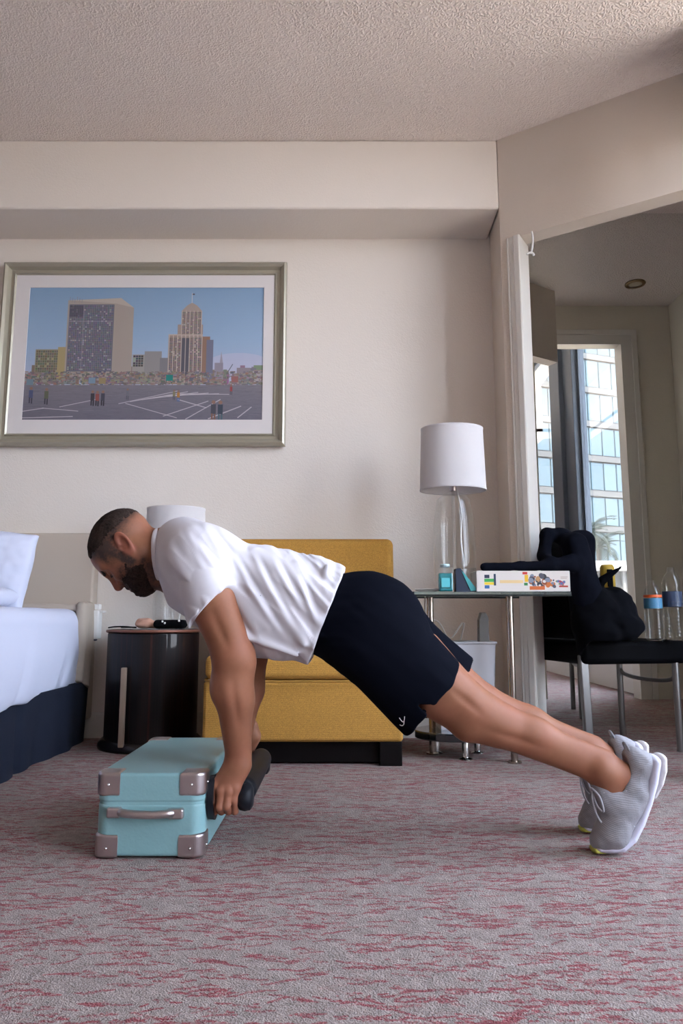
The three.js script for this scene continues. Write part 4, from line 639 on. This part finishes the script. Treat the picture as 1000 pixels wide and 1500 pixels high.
  const handA = sdfMesh(body, [-0.4, 0.06, -2.14], [-0.22, 0.243, -1.98], 0.0026, { color: tint }), handB = sdfMesh(body, [-0.43, 0.06, -2.62], [-0.24, 0.243, -2.45], 0.003, { color: tint });
  const skin = phys({ vertexColors: true, roughness: 0.5, specularIntensity: 0.4 });
  part('body', mergeGeometries([coarse, fineHead, handA, handB]), skin, man);
  // ---- hair and beard as thin layers over the head
  const strand = (f, u, w, s) => 0.5 * perlin.noise(f * 90 * s, u * 90 * s, w * 90 * s) + 0.5 * perlin.noise(f * 240, u * 240, w * 240);
  const hairF = (x, y, z) => { const [f, u, w] = local(x, y, z), a = Math.abs(w), edge = u - (0.052 + 0.16 * Math.max(0, -f - 0.02) * -1.0 + 0.02 * sstep(0.02, 0.07, f)) ; return smax(skull(f, u, w) - 0.0022 - 0.0022 * strand(f, u, w, 1), Math.max(-edge * 0.7 + 0.013 * strand(f, u, w, 0.5) + 0.006 * strand(f, u, w, 1.5), f - 0.078 + 0.4 * sstep(0.03, 0.07, a) * 0.03), 0.003); };
  const hairT = (x, y, z) => { const [f, u, w] = local(x, y, z), k = 1 + 0.8 * strand(f, u, w, 0.7) + 0.5 * strand(f, u, w, 2.2); return [0.03 * k, 0.0195 * k, 0.0155 * k].map((v) => Math.max(0.004, v)); }, hairM = phys({ vertexColors: true, roughness: 0.85, specularIntensity: 0.25 });
  part('hair', sdfMesh(hairF, [-0.79, 0.7, -2.25], [-0.5, 0.95, -2.03], 0.0024, { color: hairT }), hairM, man, 'short cropped dark hair');
  const beardF = (x, y, z) => {
    const [f, u, w] = local(x, y, z), a = Math.abs(w), base = smin(smin(skull(f, u, w), jaw(f, u, w), 0.035), chin(f, u, w), 0.022), st = strand(f, u, w, 0.8), st2 = strand(f, u + 0.3, w, 0.35);
    const g2 = (ax, ay, bx2, by, r) => { const dx = bx2 - ax, dy = by - ay, t = Math.min(1, Math.max(0, ((f - ax) * dx + (u - ay) * dy) / (dx * dx + dy * dy))); return Math.hypot(f - ax - dx * t, u - ay - dy * t) - r; };
    const region = smin(smin(g2(0.026, -0.045, 0.03, -0.06, 0.014), g2(0.016, -0.058, 0.066, -0.09, 0.029), 0.03), smin(g2(0.076, -0.088, 0.05, -0.108, 0.034), g2(0.083, -0.052, 0.07, -0.075, 0.013), 0.02), 0.012);
    const thick = 0.0022 + 0.008 * sstep(-0.05, -0.095, u) * sstep(-0.01, 0.05, f);
    let d = base - thick - 0.004 * st - 0.0025 * st2; const edgeB = region * 0.8 + 0.011 * st + 0.007 * st2;
    const muzzle = Math.max(Math.hypot(f - 0.112, (u + 0.064) * 1.15) - 0.027, a - 0.022);
    const stache = sym(cone(HV(0.099, -0.048, 0.003), HV(0.08, -0.062, 0.029), 0.0048, 0.006))(f, u, w) - 0.0018 * st;
    d = smax(d, edgeB, 0.004); d = smax(d, -muzzle, 0.004); return Math.min(d, stache);
  };
  const hairTint = (base) => (x, y, z) => { const [f, u, w] = local(x, y, z), k = 1 + 0.9 * strand(f, u, w, 0.7) + 0.5 * strand(f, u, w, 2.2); return base.map((v) => Math.max(0.004, v * k)); };
  part('beard', sdfMesh(beardF, [-0.76, 0.65, -2.25], [-0.5, 0.85, -2.03], 0.0022, { color: hairTint([0.03, 0.0195, 0.016]) }), hairM, man, 'dark full beard');
  const toWorld = (f, u, w) => new THREE.Vector3(HC.x + f * FX + u * UX, HC.y + f * FY + u * UY, HC.z + w);
  for (const s of [1, -1]) {
    const eb = (x, y, z) => { const [f, u, w] = local(x, y, z); return join(0.006, [cone(HV(0.099, 0.021, 0.014 * s), HV(0.09, 0.028, 0.034 * s), 0.005, 0.0048), cone(HV(0.09, 0.028, 0.034 * s), HV(0.076, 0.023, 0.05 * s), 0.0048, 0.003)])(f, u, w) - 0.0012 * strand(f, u, w, 1.4); };
    part('eyebrow', sdfMesh(eb, [-0.76, 0.72, s > 0 ? -2.14 : -2.21], [-0.65, 0.85, s > 0 ? -2.07 : -2.14], 0.0018), std({ color: lin(0.016, 0.011, 0.01), roughness: 0.8 }), man, 'dark eyebrow');
    part('eyelashes', tube([toWorld(0.0885, -0.003, 0.02 * s), toWorld(0.0945, -0.0055, 0.03 * s), toWorld(0.0865, -0.002, 0.042 * s)], 0.0014, 16, 6), std({ color: lin(0.01, 0.008, 0.008), roughness: 0.8 }), man);
  }
  // ---- t-shirt
  const hang = join(0.07, [cone(V(-0.44, 0.715, ZC - 0.07), V(-0.27, 0.625, ZC - 0.07), 0.075, 0.1), cone(V(-0.44, 0.715, ZC + 0.07), V(-0.27, 0.625, ZC + 0.07), 0.075, 0.1), cone(V(-0.27, 0.625, ZC - 0.075), V(-0.06, 0.575, ZC - 0.075), 0.1, 0.098), cone(V(-0.27, 0.625, ZC + 0.075), V(-0.06, 0.575, ZC + 0.075), 0.1, 0.098), cone(V(-0.2, 0.69, ZC - 0.075), V(0.03, 0.625, ZC - 0.08), 0.11, 0.115), cone(V(-0.2, 0.69, ZC + 0.075), V(0.03, 0.625, ZC + 0.08), 0.11, 0.115)]);
  const sleeveF = (s) => { const a = V(-0.395, 0.77, Zs(1.99, s)), b = V(-0.325, 0.6, Zs(1.955, s)), c = cone(a, b, 0.082, 0.075); return (x, y, z) => { return smax(c(x, y, z), (x + 0.352) * 0.72 - (y - 0.652) * 0.69 + 0.003 * perlin.noise(x * 30, y * 30, z * 30), 0.004); }; };
  const slN = sleeveF(1), slF = sleeveF(-1);
  const fold = (a, b, r0, r1) => cone(a, b, r0, r1);
  const grooves = [[-0.418, 0.832, -0.328, 0.72], [-0.387, 0.841, -0.303, 0.735], [-0.447, 0.748, -0.371, 0.656], [-0.297, 0.813, -0.146, 0.575], [-0.237, 0.809, -0.106, 0.575], [-0.313, 0.693, -0.218, 0.539], [-0.176, 0.785, -0.082, 0.629], [-0.111, 0.748, -0.04, 0.584], [-0.354, 0.86, -0.287, 0.785]];
  const ridge = (v) => 1.1 * v + 0.8 * (0.25 - Math.abs(v)) - 0.1;
  const creases = [[-0.335, 0.79, 1.985, -0.2, 0.66, 1.965, 0.012, 0.004], [-0.3, 0.81, 1.995, -0.12, 0.72, 1.975, 0.01, 0.004], [-0.32, 0.73, 1.96, -0.2, 0.6, 1.958, 0.01, 0.003], [-0.24, 0.8, 2.0, -0.06, 0.66, 1.962, 0.009, 0.003], [-0.12, 0.76, 1.99, -0.05, 0.6, 1.955, 0.008, 0.004], [-0.04, 0.76, 1.985, -0.07, 0.54, 1.96, 0.007, 0.005], [-0.28, 0.58, 1.965, -0.12, 0.52, 1.97, 0.008, 0.004], [-0.18, 0.72, 1.96, -0.1, 0.55, 1.955, 0.008, 0.004]].map(([a, b, c, d, e, f, g, h]) => cone(V(a, b, c), V(d, e, f), g, h));
  const shirtO = (x, y, z) => {
    const t = (x + 0.45) / 0.46, side = Math.abs(z + ZC), u = 0.62 * x - 0.78 * y, v = 0.78 * x + 0.62 * y, wob = perlin.noise(u * 4, v * 4, z * 5) * 0.035;
    const long = perlin.noise((v + wob) * 21, u * 3.2, z * 6 + 4), fine = perlin.noise((v + wob * 1.6) * 46, u * 7, z * 10 + 9), gath = perlin.noise(x * 40, y * 9, z * 12 + 2);
    let d = smin(trunk(x, y, z) - 0.013, hang(x, y, z), 0.05);
    d -= (0.012 * ridge(long) + 0.005 * ridge(fine)) * sstep(0.0, 0.4, t) + 0.006 * gath * sstep(0.72, 1, t);
    if (z > -2.06) for (const [ax, ay, bx2, by] of grooves) { const dx = bx2 - ax, dy = by - ay, q = dx * dx + dy * dy, t2 = Math.min(1, Math.max(0, ((x - ax) * dx + (y - ay) * dy) / q)), s = ((x - ax) * dy - (y - ay) * dx) / Math.sqrt(q), e = Math.hypot(x - ax - dx * t2, y - ay - dy * t2), k = Math.sin(Math.PI * Math.min(0.97, Math.max(0.03, t2))); if (e < 0.05) d += k * (0.006 * Math.exp(-Math.pow(e / 0.008, 2)) - 0.0055 * Math.exp(-Math.pow((s - 0.015) / 0.01, 2) - Math.pow((e - Math.abs(s)) / 0.02, 2))); }
    for (const c of creases) { const q = c(x, y, z); if (q < 0.05) d = smin(d, q, 0.02); }
    d = Math.min(d, trunk(x, y, z) - 0.007); d = smax(d, (x - 0.008) * 0.94 - (y - 0.751) * 0.36 + 0.003 * perlin.noise(y * 20, z * 20, 3), 0.005);
    const sl = (side > 0.06 ? (z > -ZC ? slN : slF)(x, y, z) : 1) - 0.0085 * ridge(perlin.noise(v * 24 + 2, u * 6, z * 12)) - 0.003 * fine;
    d = smin(d, sl, 0.035); if (side > 0.06) d = Math.min(d, Math.max((z > -ZC ? armN : armF)(x, y, z) - 0.007, (x + 0.352) * 0.72 - (y - 0.652) * 0.69));
    const nk = Math.hypot(y - 0.795, z + ZC); return smax(d, -0.537 - x + 0.35 * Math.max(0, nk - 0.075) - 0.12 * (y - 0.8), 0.006);
  };
  const collarCut = cone(V(-0.66, 0.815, ZC), V(-0.5, 0.8, ZC), 0.075, 0.072);
  const shirt = (x, y, z) => { const o = shirtO(x, y, z); return smax(smax(o, -(o + 0.011), 0.003), -collarCut(x, y, z), 0.006); };
  const cotton = phys({ color: lin(0.585, 0.56, 0.59), roughness: 0.92, specularIntensity: 0.3, side: THREE.DoubleSide });
  const ts = part('t_shirt', sdfMesh(shirt, [-0.56, 0.44, -2.45], [0.06, 0.93, -1.84], 0.0042), cotton, man, 'plain white cotton t-shirt');
  const cb = (x, y, z) => { const nk = Math.hypot((y - 0.797) * 0.97, z + ZC); return Math.hypot(nk - 0.078, (x + 0.535 + 0.12 * (y - 0.8)) * 0.8) - 0.0065; };
  part('collar_band', sdfMesh(cb, [-0.58, 0.68, -2.25], [-0.5, 0.92, -2.03], 0.003), cotton, ts, 'ribbed collar');
  // ---- shorts
  const AX = 0.775, AY = -0.632; // along the leg
  const shortLeg = (s) => { const sx = s > 0 ? 0 : 0.085, sy = s > 0 ? 0 : 0.02, Z = s > 0 ? 2.045 : 2.25, a = V(0.06 + sx * 0.3, 0.595 + sy * 0.3, Z), b = V(0.285 + sx, 0.355 + sy, s > 0 ? 2.03 : 2.255), c = cone(a, b, 0.132, 0.114, 1.28), hx = 0.243 + sx, hy = 0.386 + sy; return (x, y, z) => smax(c(x, y, z), (x - hx) * AX + (y - hy) * AY + 0.004 * perlin.noise(x * 14, y * 14, z * 20), 0.004); };
  const sN = shortLeg(1), sF = shortLeg(-1), seat = join(0.06, [ell(V(0.1, 0.612, ZC - 0.07), 0.128, 0.115, 0.1), ell(V(0.1, 0.612, ZC + 0.07), 0.128, 0.115, 0.1), cone(V(-0.04, 0.63, ZC - 0.06), V(0.06, 0.61, ZC - 0.07), 0.108, 0.118), cone(V(-0.04, 0.63, ZC + 0.06), V(0.06, 0.61, ZC + 0.07), 0.108, 0.118)]);
  const notch = (x, y, z) => { const dx = 0.062, dy = -0.028, q = dx * dx + dy * dy, t = Math.min(1, Math.max(0, ((x - 0.2) * dx + (y - 0.395) * dy) / q)), d = Math.hypot(x - 0.2 - dx * t, y - 0.395 - dy * t) - (0.0005 + 0.026 * t); return z > -2.0 ? d : 1; };
  const shortsO = (x, y, z) => {
    const u = x * AX + y * AY, v = -x * AY + y * AX; let d = smin(smin(sN(x, y, z), sF(x, y, z), 0.012), seat(x, y, z), 0.07);
    d = Math.min(d, Math.max(legN(x, y, z) - 0.007, (x - 0.24) * AX + (y - 0.388) * AY));
    d -= 0.0085 * perlin.noise(v * 14, u * 3, z * 8) + 0.0022 * perlin.noise(v * 34, u * 8, z * 14) + 0.003 * perlin.noise(x * 8 + 4, y * 40, z * 6) * sstep(0.1, -0.02, x);
    return smax(d, -0.06 - x + 0.3 * (y - 0.7), 0.01);
  };
  const shorts = (x, y, z) => { const o = shortsO(x, y, z); return smax(smax(o, -(o + 0.0105), 0.003), -notch(x, y, z), 0.003); };
  const navy = phys({ color: lin(0.0026, 0.0032, 0.0068), roughness: 0.85, specularIntensity: 0.08, side: THREE.DoubleSide });
  const sh = part('shorts', sdfMesh(shorts, [-0.12, 0.24, -2.42], [0.42, 0.78, -1.86], 0.0045), navy, man, 'dark navy sports shorts with a side slit');
  const onCloth = (x, y) => { let Z = 1.85; for (let i = 0; i < 80; i++) { const d = shortsO(x, y, -Z); if (d < 0.0004) break; Z += Math.max(d * 0.6, 0.0004); } return new THREE.Vector3(x, y, -Z + 0.0006); };
  const mark = [[[0.153, 0.358], [0.159, 0.35], [0.163, 0.347], [0.1655, 0.352], [0.1665, 0.363]], [[0.1655, 0.35], [0.1645, 0.34], [0.16, 0.336], [0.155, 0.338]]];
  part('logo', mark.map((m) => tube(m.map(([x, y]) => onCloth(x, y)), 0.0011, 24, 6)), M.white, sh, 'small white printed mark');
  // ---- shoes
  const mesh = std({ color: lin(0.27, 0.26, 0.275), roughness: 0.85, bumpMap: wave, bumpScale: 0.0009 }), soleM = std({ color: lin(0.62, 0.62, 0.74), roughness: 0.6 }), pale = std({ color: lin(0.72, 0.69, 0.68), roughness: 0.6 }), volt = std({ color: lin(0.5, 0.47, 0.08), roughness: 0.6 });
  const P2 = (x, y, w = 0) => new THREE.Vector3(x, y, w); // x, y as on the near foot, w towards the camera
  const sc = (a, b, ra, rb, sz) => cone(P2(a[0], a[1]), P2(b[0], b[1]), ra, rb, sz);
  const upperF = join(0.03, [sc([0.803, 0.222], [0.775, 0.14], 0.04, 0.042, 1.12), sc([0.785, 0.15], [0.722, 0.05], 0.045, 0.037, 0.95), sc([0.722, 0.048], [0.688, 0.028], 0.034, 0.024, 0.72), sc([0.7, 0.19], [0.718, 0.13], 0.032, 0.034, 0.95), sc([0.745, 0.11], [0.725, 0.05], 0.04, 0.034, 0.85), sc([0.788, 0.25], [0.803, 0.232], 0.02, 0.03, 0.75)]);
  const ank = join(0.02, [sc([0.7, 0.29], [0.738, 0.215], 0.042, 0.036, 0.95), sc([0.738, 0.215], [0.75, 0.14], 0.034, 0.03, 1), sc([0.66, 0.25], [0.72, 0.22], 0.04, 0.036, 1)]);
  const chain = (pts, sz, k) => join(k, pts.slice(1).map((b, n) => sc(pts[n], b, pts[n][2], b[2], sz)));
  const soleTop = chain([[0.84, 0.236, 0.018], [0.828, 0.187, 0.0185], [0.811, 0.133, 0.0175], [0.789, 0.083, 0.0175], [0.765, 0.045, 0.0185], [0.738, 0.0225, 0.018], [0.71, 0.0175, 0.0165], [0.683, 0.0145, 0.0125]], 0.4, 0.0004);
  const heelS = chain([[0.862, 0.243, 0.013], [0.859, 0.215, 0.014], [0.85, 0.18, 0.012], [0.838, 0.145, 0.007]], 0.36, 0.0004);
  const shoe = (dx, dy, Z) => {
    const g = new THREE.Group(); g.name = 'sneaker'; g.position.set(dx, dy, -Z); g.userData.label = 'grey knitted running shoe with white sole'; man.add(g);
    const up = (x, y, z) => { let d = upperF(x, y, z) - 0.0012 * perlin.noise(x * 60, y * 60, z * 60) - 0.002 * Math.max(0, perlin.noise(x * 22 + y * 20, y * 10, z * 30)); return smax(d, -ank(x, y, z), 0.006); };
    part('upper', sdfMesh(up, [0.63, -0.01, -0.07], [0.88, 0.31, 0.07], 0.0034), mesh, g);
    part('midsole', sdfMesh(soleTop, [0.65, -0.01, -0.07], [0.89, 0.28, 0.07], 0.0034), soleM, g, 'thick bluish white midsole');
    part('heel_sole', sdfMesh(heelS, [0.78, 0.12, -0.07], [0.9, 0.28, 0.07], 0.0034), pale, g, 'flared white heel');
    part('toe_tip', sdfMesh(sc([0.672, 0.0085], [0.7, 0.006], 0.0075, 0.006, 0.25), [0.65, -0.004, -0.05], [0.72, 0.025, 0.05], 0.0028), volt, g, 'yellow toe edge');
    part('pull_tab', tube([P2(0.778, 0.262, 0.012), P2(0.77, 0.277, 0.01), P2(0.768, 0.283, 0), P2(0.77, 0.277, -0.01), P2(0.778, 0.262, -0.012)], 0.0036, 30, 8), mesh, g, 'grey pull loop');
    const lc = std({ color: lin(0.36, 0.35, 0.37), roughness: 0.8 });
    for (const [x, y, k] of [[0.676, 0.166, 1], [0.683, 0.142, 1], [0.688, 0.118, 0.95], [0.692, 0.094, 0.9]]) part('lace', tube([P2(x + 0.022, y - 0.008, 0.031 * k), P2(x + 0.004, y, 0.018 * k), P2(x, y + 0.002, 0), P2(x + 0.004, y, -0.018 * k), P2(x + 0.022, y - 0.008, -0.031 * k)], 0.0026, 26, 7), lc, g);
    part('lace', [tube([P2(0.674, 0.158, 0.0), P2(0.668, 0.168, 0.018), P2(0.682, 0.15, 0.036), P2(0.69, 0.112, 0.036), P2(0.682, 0.12, 0.02), P2(0.674, 0.158, 0.0)], 0.0027, 40, 7), tube([P2(0.674, 0.158, 0), P2(0.67, 0.13, 0.016), P2(0.676, 0.1, 0.028), P2(0.684, 0.085, 0.034)], 0.0027, 30, 7)], lc, g, 'lace bow');
    part('overlay_seam', [tube([P2(0.79, 0.19, 0.0385), P2(0.772, 0.165, 0.042), P2(0.752, 0.165, 0.037)], 0.0013, 20, 6), tube([P2(0.74, 0.03, 0.046), P2(0.718, 0.055, 0.041), P2(0.7, 0.062, 0.03)], 0.0013, 20, 6), tube([P2(0.72, 0.15, 0.036), P2(0.738, 0.11, 0.0445), P2(0.745, 0.07, 0.044)], 0.0013, 20, 6)], soleM, g);
    part('side_stripe', tube([P2(0.735, 0.12, 0.0445), P2(0.752, 0.1, 0.0475), P2(0.768, 0.076, 0.041)], 0.0016, 20, 6), std({ color: lin(0.5, 0.5, 0.55), roughness: 0.6 }), g);
    return g;
  };
  shoe(0, 0.0015, 2.038); shoe(0.03, 0.003, 2.225);
  rebase(man, 0.1, 0, -2.14);
}
renderer.render(scene, camera);
